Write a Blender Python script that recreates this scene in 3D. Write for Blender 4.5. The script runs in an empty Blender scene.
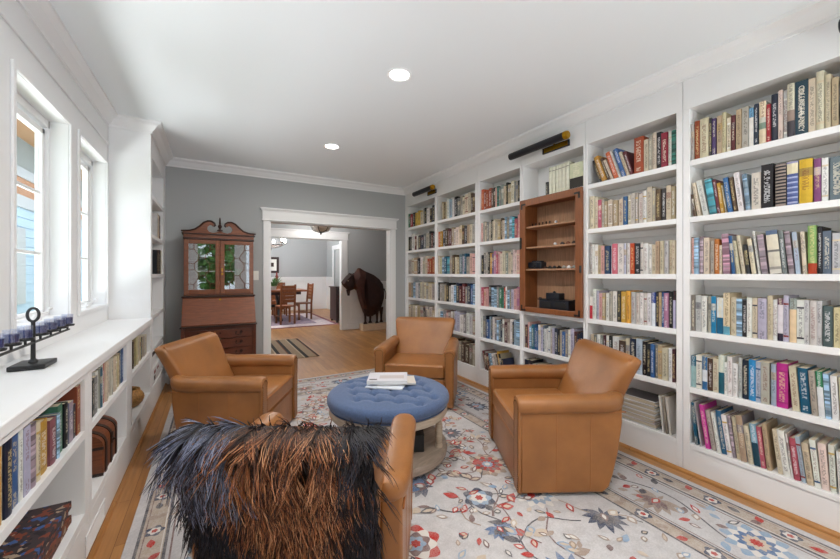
import bpy, bmesh, math, random
from mathutils import Vector, Matrix
R = math.radians
PI = math.pi
rng = random.Random(11)
C = bpy.context.scene.collection
scene = bpy.context.scene

# ------------------------------------------------------------------ colour
def lin(r, g, b):
    f = lambda c: (c/255/12.92) if c/255 <= .04045 else ((c/255+.055)/1.055)**2.4
    return (f(r), f(g), f(b))

# ------------------------------------------------------------------ mesh builder
class MB:
    def __init__(s):
        s.v = []; s.f = []; s.mi = []; s.cols = None
    def add(s, vs, fs, mi=0):
        b = len(s.v); s.v.extend([tuple(p) for p in vs])
        for f in fs:
            s.f.append([b+i for i in f]); s.mi.append(mi)
        return s
    def box(s, x0, x1, y0, y1, z0, z1, mi=0, M=None):
        vs = [(x, y, z) for x in (x0, x1) for y in (y0, y1) for z in (z0, z1)]
        if M: vs = [tuple(M @ Vector(p)) for p in vs]
        return s.add(vs, [(0,1,3,2),(4,6,7,5),(0,4,5,1),(2,3,7,6),(0,2,6,4),(1,5,7,3)], mi)
    def rbox(s, c, h, r, k=3, fn=None, div=1, mi=0):
        def ax(hh):
            rr = min(r, hh*.999)
            a = [hh-rr+rr*math.tan(R(45)*i/k) for i in range(k+1)]
            m = [-(hh-rr)+2*(hh-rr)*i/(div+1) for i in range(1, div+1)]
            return [-t for t in reversed(a)] + m + a
        A = [ax(t) for t in h]
        for d in range(3):
            u, w = (d+1) % 3, (d+2) % 3
            for sg in (-1, 1):
                vs = []; nu, nw = len(A[u]), len(A[w])
                for i in range(nu):
                    for j in range(nw):
                        p = [0,0,0]; p[d] = sg*h[d]; p[u] = A[u][i]; p[w] = A[w][j]
                        q = [max(-(h[t]-min(r,h[t]*.999)), min(h[t]-min(r,h[t]*.999), p[t])) for t in range(3)]
                        dv = Vector(p)-Vector(q)
                        P = Vector(q) + (dv.normalized()*r if dv.length > 1e-9 else dv)
                        P = P + Vector(c)
                        vs.append(tuple(fn(P) if fn else P))
                fs = []
                for i in range(nu-1):
                    for j in range(nw-1):
                        q = (i*nw+j, (i+1)*nw+j, (i+1)*nw+j+1, i*nw+j+1)
                        fs.append(q if sg > 0 else q[::-1])
                s.add(vs, fs, mi)
        return s
    def prism(s, poly, axis, a, b, mi=0):
        # poly: 2D points; axis 'x','y','z' of extrusion
        def P(p, t):
            return {'x': (t, p[0], p[1]), 'y': (p[0], t, p[1]), 'z': (p[0], p[1], t)}[axis]
        n = len(poly)
        vs = [P(p, a) for p in poly] + [P(p, b) for p in poly]
        fs = [list(range(n))[::-1], list(range(n, 2*n))] + [(i, (i+1) % n, n+(i+1) % n, n+i) for i in range(n)]
        return s.add(vs, fs, mi)
    def lathe(s, prof, n=20, c=(0,0,0), mi=0, axis='z'):
        vs = []
        for (r, z) in prof:
            for i in range(n):
                a = 2*PI*i/n
                p = (r*math.cos(a), r*math.sin(a), z)
                if axis == 'y': p = (p[0], p[2], p[1])
                if axis == 'x': p = (p[2], p[0], p[1])
                vs.append((p[0]+c[0], p[1]+c[1], p[2]+c[2]))
        fs = []
        m = len(prof)
        for k in range(m-1):
            for i in range(n):
                fs.append((k*n+i, k*n+(i+1) % n, (k+1)*n+(i+1) % n, (k+1)*n+i))
        fs.append(list(range(n))[::-1]); fs.append([(m-1)*n+i for i in range(n)])
        return s.add(vs, fs, mi)
    def tube(s, pts, r, n=8, closed=False, mi=0):
        pts = [Vector(p) for p in pts]; m = len(pts)
        rr = r if isinstance(r, (list, tuple)) else [r]*m
        vs = []; up = None
        for i in range(m):
            if closed: t = pts[(i+1) % m]-pts[i-1]
            else: t = pts[min(i+1, m-1)]-pts[max(i-1, 0)]
            t = t.normalized() if t.length > 1e-9 else Vector((0,0,1))
            if up is None:
                up = Vector((0,0,1)) if abs(t.z) < .9 else Vector((1,0,0))
            a = t.cross(up)
            if a.length < 1e-6: a = t.cross(Vector((0,1,0)))
            a.normalize(); up = a.cross(t).normalized(); b = up
            for k in range(n):
                g = 2*PI*k/n
                vs.append(tuple(pts[i]+(a*math.cos(g)+b*math.sin(g))*rr[i]))
        fs = []
        for i in range(m if closed else m-1):
            j = (i+1) % m
            for k in range(n):
                fs.append((i*n+k, i*n+(k+1) % n, j*n+(k+1) % n, j*n+k))
        if not closed:
            fs.append(list(range(n))[::-1]); fs.append([(m-1)*n+k for k in range(n)])
        return s.add(vs, fs, mi)
    def sphere(s, c, r, n=12, m=8, sc=(1,1,1), mi=0):
        prof = [(max(1e-4, r*math.sin(PI*k/m)), -r*math.cos(PI*k/m)) for k in range(m+1)]
        b = len(s.v); s.lathe(prof, n, (0,0,0), mi)
        for i in range(b, len(s.v)):
            p = s.v[i]; s.v[i] = (p[0]*sc[0]+c[0], p[1]*sc[1]+c[1], p[2]*sc[2]+c[2])
        return s
    def xf(s, M):
        s.v = [tuple(M @ Vector(p)) for p in s.v]; return s

def obj(name, mb, mats, parent=None, smooth=False, weld=False, bevel=0, seg=2, sub=0, loc=None, ang=40, fixn=True):
    me = bpy.data.meshes.new(name)
    me.from_pydata(mb.v, [], mb.f)
    if not isinstance(mats, (list, tuple)): mats = [mats]
    for m in mats: me.materials.append(m)
    me.polygons.foreach_set('material_index', mb.mi)
    if weld or smooth or fixn:
        bm = bmesh.new(); bm.from_mesh(me)
        if weld: bmesh.ops.remove_doubles(bm, verts=bm.verts, dist=1e-5)
        if fixn: bmesh.ops.recalc_face_normals(bm, faces=bm.faces)
        if smooth:
            bm.normal_update()
            for e in bm.edges:
                if len(e.link_faces) == 2 and e.calc_face_angle(0) > R(ang): e.smooth = False
            for f in bm.faces: f.smooth = True
        bm.to_mesh(me); bm.free()
    o = bpy.data.objects.new(name, me); C.objects.link(o)
    if parent: o.parent = parent
    if loc: o.location = loc
    if bevel:
        b = o.modifiers.new('bevel', 'BEVEL'); b.width = bevel; b.segments = seg; b.limit_method = 'ANGLE'; b.angle_limit = R(40)
    if sub:
        b = o.modifiers.new('subsurf', 'SUBSURF'); b.levels = sub; b.render_levels = sub
    return o

def tag(o, label=None, cat=None, group=None, kind=None):
    if label: o['label'] = label
    if cat: o['category'] = cat
    if group: o['group'] = group
    if kind: o['kind'] = kind
    return o
def thing(name, label, cat, loc=(0,0,0), rz=0, group=None, kind=None):
    o = bpy.data.objects.new(name, None); C.objects.link(o)
    o.empty_display_size = .1
    o.location = loc; o.rotation_euler = (0, 0, rz)
    return tag(o, label, cat, group, kind)
def struct(name, mb, m, label=None, cat=None, **k):
    o = obj(name, mb, m, **k); return tag(o, label, cat, kind='structure')
def copy_tree(o, parent=None):
    c = o.copy(); C.objects.link(c); c.parent = parent
    for ch in o.children: copy_tree(ch, c)
    return c

# ------------------------------------------------------------------ materials
def mat(name, col=(.8,.8,.8), rough=.5, metal=0, noise=0, nscale=8, bump=0, bscale=60, spec=.5, detail=4, stretch=None, col2=None, coat=0, sheen=0):
    m = bpy.data.materials.new(name); m.use_nodes = True
    nt = m.node_tree; p = nt.nodes['Principled BSDF']
    p.inputs['Base Color'].default_value = (*col, 1); p.inputs['Roughness'].default_value = rough
    p.inputs['Metallic'].default_value = metal; p.inputs['Specular IOR Level'].default_value = spec
    p.inputs['Coat Weight'].default_value = coat; p.inputs['Sheen Weight'].default_value = sheen
    tc = nt.nodes.new('ShaderNodeTexCoord'); src = tc.outputs['Object']
    if stretch:
        mp = nt.nodes.new('ShaderNodeMapping'); mp.inputs['Scale'].default_value = stretch
        nt.links.new(src, mp.inputs['Vector']); src = mp.outputs['Vector']
    if noise or col2:
        n = nt.nodes.new('ShaderNodeTexNoise'); n.inputs['Scale'].default_value = nscale; n.inputs['Detail'].default_value = detail
        nt.links.new(src, n.inputs['Vector'])
        mx = nt.nodes.new('ShaderNodeMix'); mx.data_type = 'RGBA'
        c2 = col2 or tuple(c*(1-noise) for c in col); c1 = col if col2 else tuple(min(1, c*(1+noise)) for c in col)
        mx.inputs['A'].default_value = (*c2, 1); mx.inputs['B'].default_value = (*c1, 1)
        rp = nt.nodes.new('ShaderNodeMapRange'); rp.inputs['From Min'].default_value = .3; rp.inputs['From Max'].default_value = .7
        nt.links.new(n.outputs['Fac'], rp.inputs['Value']); nt.links.new(rp.outputs['Result'], mx.inputs['Factor'])
        nt.links.new(mx.outputs['Result'], p.inputs['Base Color'])
    if bump:
        n2 = nt.nodes.new('ShaderNodeTexNoise'); n2.inputs['Scale'].default_value = bscale; n2.inputs['Detail'].default_value = 3
        nt.links.new(src, n2.inputs['Vector'])
        b = nt.nodes.new('ShaderNodeBump'); b.inputs['Strength'].default_value = bump; b.inputs['Distance'].default_value = .01
        nt.links.new(n2.outputs['Fac'], b.inputs['Height']); nt.links.new(b.outputs['Normal'], p.inputs['Normal'])
    return m
def emis(name, col, st):
    m = bpy.data.materials.new(name); m.use_nodes = True
    p = m.node_tree.nodes['Principled BSDF']
    p.inputs['Base Color'].default_value = (*col, 1); p.inputs['Emission Color'].default_value = (*col, 1); p.inputs['Emission Strength'].default_value = st
    return m
def glassy(name, refl=.08, tint=(1,1,1)):
    m = bpy.data.materials.new(name); m.use_nodes = True; nt = m.node_tree
    for n in list(nt.nodes): nt.nodes.remove(n)
    o = nt.nodes.new('ShaderNodeOutputMaterial'); mx = nt.nodes.new('ShaderNodeMixShader')
    t = nt.nodes.new('ShaderNodeBsdfTransparent'); t.inputs['Color'].default_value = (*tint, 1)
    g = nt.nodes.new('ShaderNodeBsdfGlossy'); g.inputs['Roughness'].default_value = .01
    mx.inputs['Fac'].default_value = refl
    nt.links.new(t.outputs[0], mx.inputs[1]); nt.links.new(g.outputs[0], mx.inputs[2]); nt.links.new(mx.outputs[0], o.inputs['Surface'])
    return m

M = {}
M['white'] = mat('white_paint', lin(236,236,237), .45)
M['ceil'] = mat('ceiling_paint', lin(234,238,241), .9)
M['grey'] = mat('grey_wall_paint', lin(172,174,175), .85)
M['black'] = mat('black_iron', lin(26,26,28), .45, bump=.05)
M['leather'] = mat('tan_leather', lin(150,99,55), .32, noise=.16, nscale=6, bump=.12, bscale=260, spec=.5)
M['seam'] = mat('leather_seam', lin(158,98,48), .45)
M['nail'] = mat('aged_brass_nail', lin(96,66,34), .35, metal=.8)
M['footwood'] = mat('dark_wood_foot', lin(45,28,20), .4)
M['denim'] = mat('blue_tufted_linen', lin(74,93,128), .95, noise=.22, nscale=140, bump=.25, bscale=420, sheen=.2)
M['whitewash'] = mat('whitewashed_wood', lin(176,160,142), .6, noise=.15, nscale=14, stretch=(1,1,6))
M['greywood'] = mat('grey_washed_wood', lin(150,134,120), .6, noise=.2, nscale=10, stretch=(1,8,8))
M['cherry'] = mat('cherry_wood', lin(122,66,36), .32, noise=.22, nscale=9, stretch=(1.2,6,9), coat=.2)
M['cherrydk'] = mat('dark_cherry_wood', lin(92,46,28), .32, noise=.25, nscale=9, stretch=(1.5,6,10), coat=.2)
M['dkline'] = mat('dark_molding_wood', lin(52,24,15), .4)
M['oakcab'] = mat('orange_oak', lin(130,77,42), .4, noise=.15, nscale=10, stretch=(6,6,1))
M['oakin'] = mat('pale_plank_wood', lin(168,128,98), .6, noise=.2, nscale=6, stretch=(1,12,1))
M['brass'] = mat('brass', lin(190,145,40), .3, metal=1)
M['brasspaint'] = mat('brass_lacquer', lin(176,140,30), .35, metal=.5)
M['lampblk'] = mat('black_lacquer', lin(20,22,30), .35)
M['paper'] = mat('page_paper', lin(206,194,170), .9, noise=.12, nscale=300)
M['glass'] = glassy('window_glass', .05)
M['cabglass'] = glassy('cabinet_glass', .22, (.8,.82,.84))
M['clear'] = glassy('clear_cup_glass', .12, (.93,.95,1))
M['wax'] = mat('blue_wax', lin(46,62,112), .4, noise=.2, nscale=60)
M['wick'] = mat('wick', lin(230,225,215), .9)
M['lens'] = emis('lamp_lens', (1,.97,.92), 9)
M['flame'] = emis('lit_bulb', (1,.93,.82), 14)
M['bronze'] = mat('dark_bronze', lin(50,36,30), .4, metal=.7)
M['bison'] = mat('rusted_brown_steel', lin(54,28,23), .6, noise=.25, nscale=10, metal=.2)
M['bisonlt'] = mat('bare_rust_steel', lin(76,40,31), .6, noise=.25, nscale=10, metal=.2)
M['palewood'] = mat('pale_pine', lin(226,200,172), .6, noise=.15, nscale=14, stretch=(1,8,8))
M['chairwood'] = mat('walnut_dining_wood', lin(132,76,44), .4, noise=.2, nscale=10, stretch=(8,8,1))
M['darkwood'] = mat('black_brown_wood', lin(48,28,26), .4, noise=.2, nscale=10)
M['leaf'] = mat('green_leaf', lin(74,112,62), .6, noise=.4, nscale=30)
M['leafout'] = mat('garden_leaf', lin(96,140,70), .7, noise=.5, nscale=2)
M['bark'] = mat('bark', lin(90,72,58), .9, noise=.3, nscale=10)
M['red'] = mat('red_ceramic', lin(140,40,34), .4)
M['chest'] = mat('chest_wood', lin(116,62,32), .4, noise=.3, nscale=12, stretch=(1,3,10))
M['leatherdk'] = mat('dark_strap', lin(44,28,22), .5)
M['silver'] = mat('steel_stud', lin(190,190,185), .3, metal=1)
M['wicker'] = mat('golden_wicker', lin(178,132,74), .6, noise=.4, nscale=70, bump=.5, bscale=90)
M['siding'] = mat('pale_blue_siding', lin(150,174,190), .7)
M['extwhite'] = mat('exterior_white', lin(158,162,164), .7)
M['extgrey'] = mat('exterior_grey', lin(124,130,126), .8)
M['cedar'] = mat('cedar_boards', lin(150,104,66), .7, noise=.15, nscale=5, stretch=(1,1,8))
M['eave'] = mat('brown_eave', lin(170,128,90), .7)
M['lawn'] = mat('lawn', lin(120,140,80), .9, noise=.3, nscale=3)
M['switch'] = mat('switch_plastic', lin(232,230,224), .4)
M['gunmetal'] = mat('black_machine_enamel', lin(24,28,38), .35)

# wood floor
def floor_mat():
    m = bpy.data.materials.new('honey_oak_planks'); m.use_nodes = True; nt = m.node_tree; p = nt.nodes['Principled BSDF']
    tc = nt.nodes.new('ShaderNodeTexCoord'); mp = nt.nodes.new('ShaderNodeMapping'); mp.inputs['Rotation'].default_value = (0,0,R(90))
    nt.links.new(tc.outputs['Object'], mp.inputs['Vector'])
    br = nt.nodes.new('ShaderNodeTexBrick'); br.inputs['Scale'].default_value = 1; br.offset = .37; br.inputs['Brick Width'].default_value = 1.1
    br.inputs['Row Height'].default_value = .083; br.inputs['Mortar Size'].default_value = .0012; br.inputs['Bias'].default_value = 0
    br.inputs['Color1'].default_value = (*lin(188,136,82), 1); br.inputs['Color2'].default_value = (*lin(162,111,62), 1); br.inputs['Mortar'].default_value = (*lin(110,68,34), 1)
    nt.links.new(mp.outputs['Vector'], br.inputs['Vector'])
    mp2 = nt.nodes.new('ShaderNodeMapping'); mp2.inputs['Scale'].default_value = (14,1,1)
    nt.links.new(tc.outputs['Object'], mp2.inputs['Vector'])
    n = nt.nodes.new('ShaderNodeTexNoise'); n.inputs['Scale'].default_value = 4; n.inputs['Detail'].default_value = 5
    nt.links.new(mp2.outputs['Vector'], n.inputs['Vector'])
    mr = nt.nodes.new('ShaderNodeMapRange'); mr.inputs['From Min'].default_value = .3; mr.inputs['From Max'].default_value = .7; mr.inputs['To Min'].default_value = .82; mr.inputs['To Max'].default_value = 1.12
    nt.links.new(n.outputs['Fac'], mr.inputs['Value'])
    mx = nt.nodes.new('ShaderNodeMix'); mx.data_type = 'RGBA'; mx.blend_type = 'MULTIPLY'; mx.inputs['Factor'].default_value = 1
    nt.links.new(br.outputs['Color'], mx.inputs['A']); nt.links.new(mr.outputs['Result'], mx.inputs['B'])
    nt.links.new(mx.outputs['Result'], p.inputs['Base Color']); p.inputs['Roughness'].default_value = .32; p.inputs['Specular IOR Level'].default_value = .4
    return m
M['floor'] = floor_mat()

# book covers: colours stored per face corner, lettering from a blocky noise along the spine
def book_mat():
    m = bpy.data.materials.new('book_cover'); m.use_nodes = True; nt = m.node_tree; p = nt.nodes['Principled BSDF']
    A = nt.nodes.new('ShaderNodeAttribute'); A.attribute_name = 'col'
    I = nt.nodes.new('ShaderNodeAttribute'); I.attribute_name = 'ink'
    U = nt.nodes.new('ShaderNodeUVMap')
    mu = nt.nodes.new('ShaderNodeVectorMath'); mu.operation = 'MULTIPLY'; mu.inputs[1].default_value = (6.5,250,1)
    nt.links.new(U.outputs['UV'], mu.inputs[0])
    fl = nt.nodes.new('ShaderNodeVectorMath'); fl.operation = 'FLOOR'; nt.links.new(mu.outputs[0], fl.inputs[0])
    wn = nt.nodes.new('ShaderNodeTexWhiteNoise'); wn.noise_dimensions = '2D'; nt.links.new(fl.outputs[0], wn.inputs['Vector'])
    gt = nt.nodes.new('ShaderNodeMath'); gt.operation = 'GREATER_THAN'; gt.inputs[1].default_value = .42; nt.links.new(wn.outputs['Value'], gt.inputs[0])
    ml = nt.nodes.new('ShaderNodeMath'); ml.operation = 'MULTIPLY'; nt.links.new(gt.outputs[0], ml.inputs[0]); nt.links.new(I.outputs['Alpha'], ml.inputs[1])
    mx = nt.nodes.new('ShaderNodeMix'); mx.data_type = 'RGBA'
    nt.links.new(ml.outputs[0], mx.inputs['Factor']); nt.links.new(A.outputs['Color'], mx.inputs['A']); nt.links.new(I.outputs['Color'], mx.inputs['B'])
    tc = nt.nodes.new('ShaderNodeTexCoord'); n = nt.nodes.new('ShaderNodeTexNoise'); n.inputs['Scale'].default_value = 30; nt.links.new(tc.outputs['Object'], n.inputs['Vector'])
    mr = nt.nodes.new('ShaderNodeMapRange'); mr.inputs['To Min'].default_value = .78; mr.inputs['To Max'].default_value = 1.2; nt.links.new(n.outputs['Fac'], mr.inputs['Value'])
    m2 = nt.nodes.new('ShaderNodeMix'); m2.data_type = 'RGBA'; m2.blend_type = 'MULTIPLY'; m2.inputs['Factor'].default_value = 1
    nt.links.new(mx.outputs['Result'], m2.inputs['A']); nt.links.new(mr.outputs['Result'], m2.inputs['B'])
    nt.links.new(m2.outputs['Result'], p.inputs['Base Color']); p.inputs['Roughness'].default_value = .45; p.inputs['Specular IOR Level'].default_value = .4
    return m
M['book'] = book_mat()
def attr_mat(name, rough=.6, noise=0, spec=.3):
    m = bpy.data.materials.new(name); m.use_nodes = True; nt = m.node_tree; p = nt.nodes['Principled BSDF']
    A = nt.nodes.new('ShaderNodeAttribute'); A.attribute_name = 'col'
    nt.links.new(A.outputs['Color'], p.inputs['Base Color']); p.inputs['Roughness'].default_value = rough; p.inputs['Specular IOR Level'].default_value = spec
    return m
M['fur'] = attr_mat('long_fur', .55, spec=.35)

# ------------------------------------------------------------------ room numbers (metres, camera at x=0 y=0)
XR, XB = 2.683, 2.92       # bookcase front, wall behind it
XL, XW = -.5, -.8          # low bookcase front, window wall
YB, YC = 5.13, 4.016       # back wall, end of the tall unit
HC, HW = 2.67, 2.585       # ceiling, underside of crown
YN = -1.7                  # wall behind the camera
SHELF = [2.04, 1.672, 1.30, .93, .564, .195]
SKY, P_FRONT, P_LEFT, P_DIN, P_SUN, P_CAN, P_HALL, P_CHAN, EXPO = 2.0, 400, 170, 520, .5, 12, 32, 80, 0.42
# ================================================================== THE SETTING
struct('floor', MB().box(-.95, 4.6, YN-.1, 13.5, -.05, 0), M['floor'])
struct('ceiling', MB().box(-1.1, 3.1, YN-.1, YB+.14, HC, HC+.05), M['ceil'])
struct('wall_right', MB().box(XB, XB+.12, YN-.1, YB+.13, 0, HC), M['white'])
# window wall with three openings, the first unseen and added for daylight
WIN = [(1.43, 2.145), (2.345, 3.06), (3.25, 3.955)]
WZ0, WZ1 = 1.045, 2.245
w = MB(); ys = [YN-.1] + [t for a in WIN for t in a] + [YB+.14]
for i in range(0, len(ys), 2): w.box(XW-.15, XW, ys[i], ys[i+1], 0, HC)
for a, b in WIN: w.box(XW-.15, XW, a, b, 0, WZ0); w.box(XW-.15, XW, a, b, WZ1, HC)
struct('wall_left', w, M['white'])
# back wall with the cased opening
DX0, DX1, DZ = .644, 2.42, 2.01
w = MB().box(XW-.15, DX0, YB, YB+.13, 0, HC).box(DX1, XB+.12, YB, YB+.13, 0, HC).box(DX0, DX1, YB, YB+.13, DZ, HC)
struct('wall_back', w, M['grey'])
# wall behind the camera with three wide windows to the garden
FW = [(-.45, .55), (.75, 1.75), (1.9, 2.8)]
w = MB(); xs = [XW-.15] + [t for a in FW for t in a] + [XB+.12]
for i in range(0, len(xs), 2): w.box(xs[i], xs[i+1], YN-.12, YN, 0, HC)
for a, b in FW: w.box(a, b, YN-.12, YN, 0, .45); w.box(a, b, YN-.12, YN, 2.3, HC)
struct('wall_front', w, M['white'])
for k, (a, b) in enumerate(FW):
    e = thing('window_%d' % (k+4), 'wide white garden window in the wall behind the camera', 'window', ((a+b)/2, YN-.06, .45), kind='structure')
    h = (b-a)/2
    f = MB()
    for s in (-1, 1): f.box(s*h-(.05 if s > 0 else 0), s*h+(.05 if s < 0 else 0), -.03, .03, 0, 1.85)
    f.box(-h, h, -.03, .03, 0, .05).box(-h, h, -.03, .03, 1.8, 1.85).box(-h, h, -.02, .02, .91, .94).box(-.015, .015, -.02, .02, .05, 1.8)
    obj('frame', f, M['white'], e)
    obj('pane', MB().box(-h+.05, h-.05, -.003, .003, .05, 1.8), M['glass'], e)

# crown: one mitred moulding round the room
path = [(XR, YN), (XR, YB), (XL, YB), (XL, YC), (XW, YC), (XW, YN)]
prof = [(0, HW-.012), (.012, HW-.012), (.014, HW+.004), (.03, HW+.018), (.05, HW+.05), (.07, HW+.062), (.082, HW+.066), (.085, HC), (0, HC)]
def sweep(path, prof, left=True, closed=False):
    mb = MB(); n = len(path); vs = []
    P = [Vector((a, b, 0)) for a, b in path]
    for i in range(n):
        ds = []
        if i > 0: ds.append((P[i]-P[i-1]).normalized())
        if i < n-1: ds.append((P[i+1]-P[i]).normalized())
        ns = [Vector((-d.y, d.x, 0))*(1 if left else -1) for d in ds]
        if len(ns) == 2:
            b = ns[0]+ns[1]; b = b/(b.dot(ns[0]))
        else: b = ns[0]
        for (d, z) in prof: vs.append((P[i].x+b.x*d, P[i].y+b.y*d, z))
    m = len(prof); fs = []
    for i in range(n-1):
        for k in range(m): fs.append((i*m+k, i*m+(k+1) % m, (i+1)*m+(k+1) % m, (i+1)*m+k))
    fs.append(list(range(m))); fs.append([(n-1)*m+k for k in range(m)])
    return mb.add(vs, fs)
struct('trim_1', sweep(path, prof), M['white'], smooth=True, ang=25)
struct('trim_2', MB().box(XW, XW+.012, YN, YC, 2.415, 2.445), M['white'], bevel=.004)      # frieze bead over the windows
# wood shoe mouldings along both cases
q = [(0, 0), (.022, 0), (.02, .009), (.012, .016), (0, .018)]
struct('baseboard_right', sweep([(XR, .4), (XR, YB)], q), M['floor'], smooth=True)
struct('baseboard_left', sweep([(XL, YB), (XL, 1.1)], q), M['floor'], smooth=True)
struct('baseboard_back', MB().box(XL, .556, YB-.014, YB, 0, .14).box(2.51, XR, YB-.014, YB, 0, .14), M['white'], bevel=.004)

# windows of the left wall
def left_window(n, a, b):
    lab = {1: 'tall white casement window, first one back from the tall bookcase panel',
           2: 'tall white casement window above the black candle holder',
           3: 'unseen tall white casement window, added beyond the picture edge for daylight'}[n]
    e = thing('window_%d' % n, lab, 'window', (XW, (a+b)/2, WZ0), kind='structure')
    h = (b-a)/2; H = WZ1-WZ0
    c = MB()
    for s in (-1, 1): c.box(.0005, .014, -h-.03 if s < 0 else h, -h if s < 0 else h+.03, -.03, H+.03)
    c.box(.0005, .014, -h, h, H, H+.03).box(.0005, .014, -h, h, -.03, 0)
    obj('casing', c, M['white'], e, bevel=.004)
    s_ = MB(); X0, X1 = -.118, -.085
    s_.box(X0, X1, -h, -h+.02, 0, H).box(X0, X1, h-.02, h, 0, H).box(X0, X1, -h, h, H-.05, H).box(X0, X1, -h, h, 0, .015)
    obj('jamb_stop', s_, M['white'], e, bevel=.003)
    f = MB(); X0, X1 = -.135, -.1; k = .036; hh = h-.02; t = H-.06; z0 = .016
    f.box(X0, X1, -hh, -hh+k, z0, t).box(X0, X1, hh-k, hh, z0, t).box(X0, X1, -hh, hh, t-k, t).box(X0, X1, -hh, hh, z0, z0+.02)
    obj('sash', f, M['white'], e, bevel=.004)
    g = (t-k-z0)/3
    for j in (1, 2):
        obj('muntin', MB().box(-.128, -.108, -hh+k, hh-k, z0+g*j-.008, z0+g*j+.010), M['white'], e, bevel=.003)
    obj('pane', MB().box(-.120, -.116, -hh+k, hh-k, z0+.02, t-k), M['glass'], e)
    cr = MB().box(-.085, -.03, -.06, .06, 0, .014).tube([(-.05, 0, .012), (-.045, .01, .03), (-.03, .09, .036), (-.02, .12, .05)], [.008, .008, .006, .005])
    cr.rbox((-.018, .13, .056), (.008, .02, .008), .006)
    obj('crank_handle', cr, M['white'], e, smooth=True)
left_window(1, *WIN[2]); left_window(2, *WIN[1]); left_window(3, *WIN[0])

# cased opening to the hall
def casing(name, x0, x1, y, z, thick, label, lw=.085, hh=.135, yb=None):
    e = thing(name, label, 'doorway', ((x0+x1)/2, y, 0), kind='structure')
    h = (x1-x0)/2
    obj('casing', MB().box(-h-lw, -h, -.02, 0, 0, z), M['white'], e, bevel=.003)
    obj('casing', MB().box(h, h+lw, -.02, 0, 0, z), M['white'], e, bevel=.003)
    hd = MB().box(-h-lw-.012, h+lw+.012, -.024, 0, z, z+hh)
    hd.box(-h-lw-.02, h+lw+.02, -.032, 0, z, z+.016)
    hd.box(-h-lw-.025, h+lw+.025, -.036, 0, z+hh, z+hh+.012).box(-h-lw-.04, h+lw+.04, -.052, 0, z+hh+.012, z+hh+.034)
    obj('head', hd, M['white'], e, bevel=.003)
    j = MB().box(-h, -h+.012, 0, thick, 0, z-.012).box(h-.012, h, 0, thick, 0, z-.012).box(-h, h, 0, thick, z-.012, z)
    obj('jamb', j, M['white'], e)
casing('door_1', DX0, DX1, YB, DZ, .13, 'white cased opening in the grey back wall')
# hall and dining room beyond
Y2, Y3, X2 = 8.08, 13.38, 3.66
HX1 = 2.56
struct('wall_hall', MB().box(-.95, .2, Y2, Y2+.12, 0, HC).box(HX1, 4.6, Y2, Y2+.12, 0, HC).box(.2, HX1, Y2, Y2+.12, 2.085, HC), M['grey'])
casing('door_2', .2, HX1, Y2, 2.085, .12, 'white cased opening from the hall to the dining room', lw=.14, hh=.15)
def wains(name, mb): return struct(name, mb, M['white'], bevel=.003)
wh = MB().box(HX1+.14, 4.6, Y2-.012, Y2, 0, 1.10).box(HX1+.14, 4.6, Y2-.035, Y2, 1.10, 1.13).box(HX1+.14, 4.6, Y2-.025, Y2, 0, .14)
for k in range(4):
    x = HX1+.22+k*.55
    wh.box(x, x+.02, Y2-.022, Y2, .24, 1.0).box(x+.4, x+.42, Y2-.022, Y2, .24, 1.0).box(x, x+.42, Y2-.022, Y2, .24, .26).box(x, x+.42, Y2-.022, Y2, .98, 1.0)
wains('trim_3', wh)
struct('wall_hall_right', MB().box(4.6, 4.7, YB, Y2+.1, 0, HC).box(XB+.12, 4.6, YB, YB+.13, 0, HC), M['grey'])
struct('ceiling_hall', MB().box(-.95, 4.6, YB+.14, 13.5, HC, HC+.05), M['ceil'])
struct('wall_dining_back', MB().box(-.95, X2+.1, Y3, Y3+.1, 0, HC), M['grey'])
struct('wall_dining_right', MB().box(X2, X2+.1, Y2+.12, 11.5, 0, HC).box(X2, X2+.1, 12.4, Y3, 0, HC).box(X2, X2+.1, 11.5, 12.4, 2.15, HC), M['grey'])
wd = MB().box(-.85, X2, Y3-.012, Y3, 0, 1.16).box(-.85, X2, Y3-.035, Y3, 1.16, 1.195).box(-.85, X2, Y3-.03, Y3, 0, .16)
wd.box(X2-.012, X2, 12.5, Y3, 0, 1.16).box(X2-.035, X2, 12.5, Y3, 1.16, 1.195)
for k in range(6):
    x = -.2+k*.64
    wd.box(x, x+.02, Y3-.022, Y3, .26, 1.06).box(x+.5, x+.52, Y3-.022, Y3, .26, 1.06).box(x, x+.52, Y3-.022, Y3, .26, .28).box(x, x+.52, Y3-.022, Y3, 1.04, 1.06)
wains('trim_4', wd)
e = thing('door_3', 'white door and casing at the far end of the dining room', 'doorway', (X2, 11.95, 0), kind='structure')
obj('casing', MB().box(-.03, 0, -.58, -.45, 0, 2.15).box(-.03, 0, .45, .58, 0, 2.15).box(-.035, 0, -.6, .6, 2.15, 2.3), M['white'], e, bevel=.004)
obj('door_leaf', MB().box(.04, .08, -.45, .45, .005, 2.15), M['grey'], e)
struct('wall_dining_left', MB().box(-.95, -.85, YB+.14, 8.7, 0, HC).box(-.95, -.85, 12.6, Y3, 0, HC).box(-.95, -.85, 8.7, 12.6, 0, .5).box(-.95, -.85, 8.7, 12.6, 2.35, HC), M['grey'])
e = thing('window_7', 'wide unseen dining room window, added to let daylight in', 'window', (-.90, 10.65, .5), kind='structure')  # unseen window added to light the hall and dining room
obj('frame', MB().box(-.03, .03, -1.95, -1.88, 0, 1.85).box(-.03, .03, 1.88, 1.95, 0, 1.85).box(-.03, .03, -.03, .03, 0, 1.85).box(-.03, .03, -1.95, 1.95, 0, .06).box(-.03, .03, -1.95, 1.95, 1.79, 1.85), M['white'], e)

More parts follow.
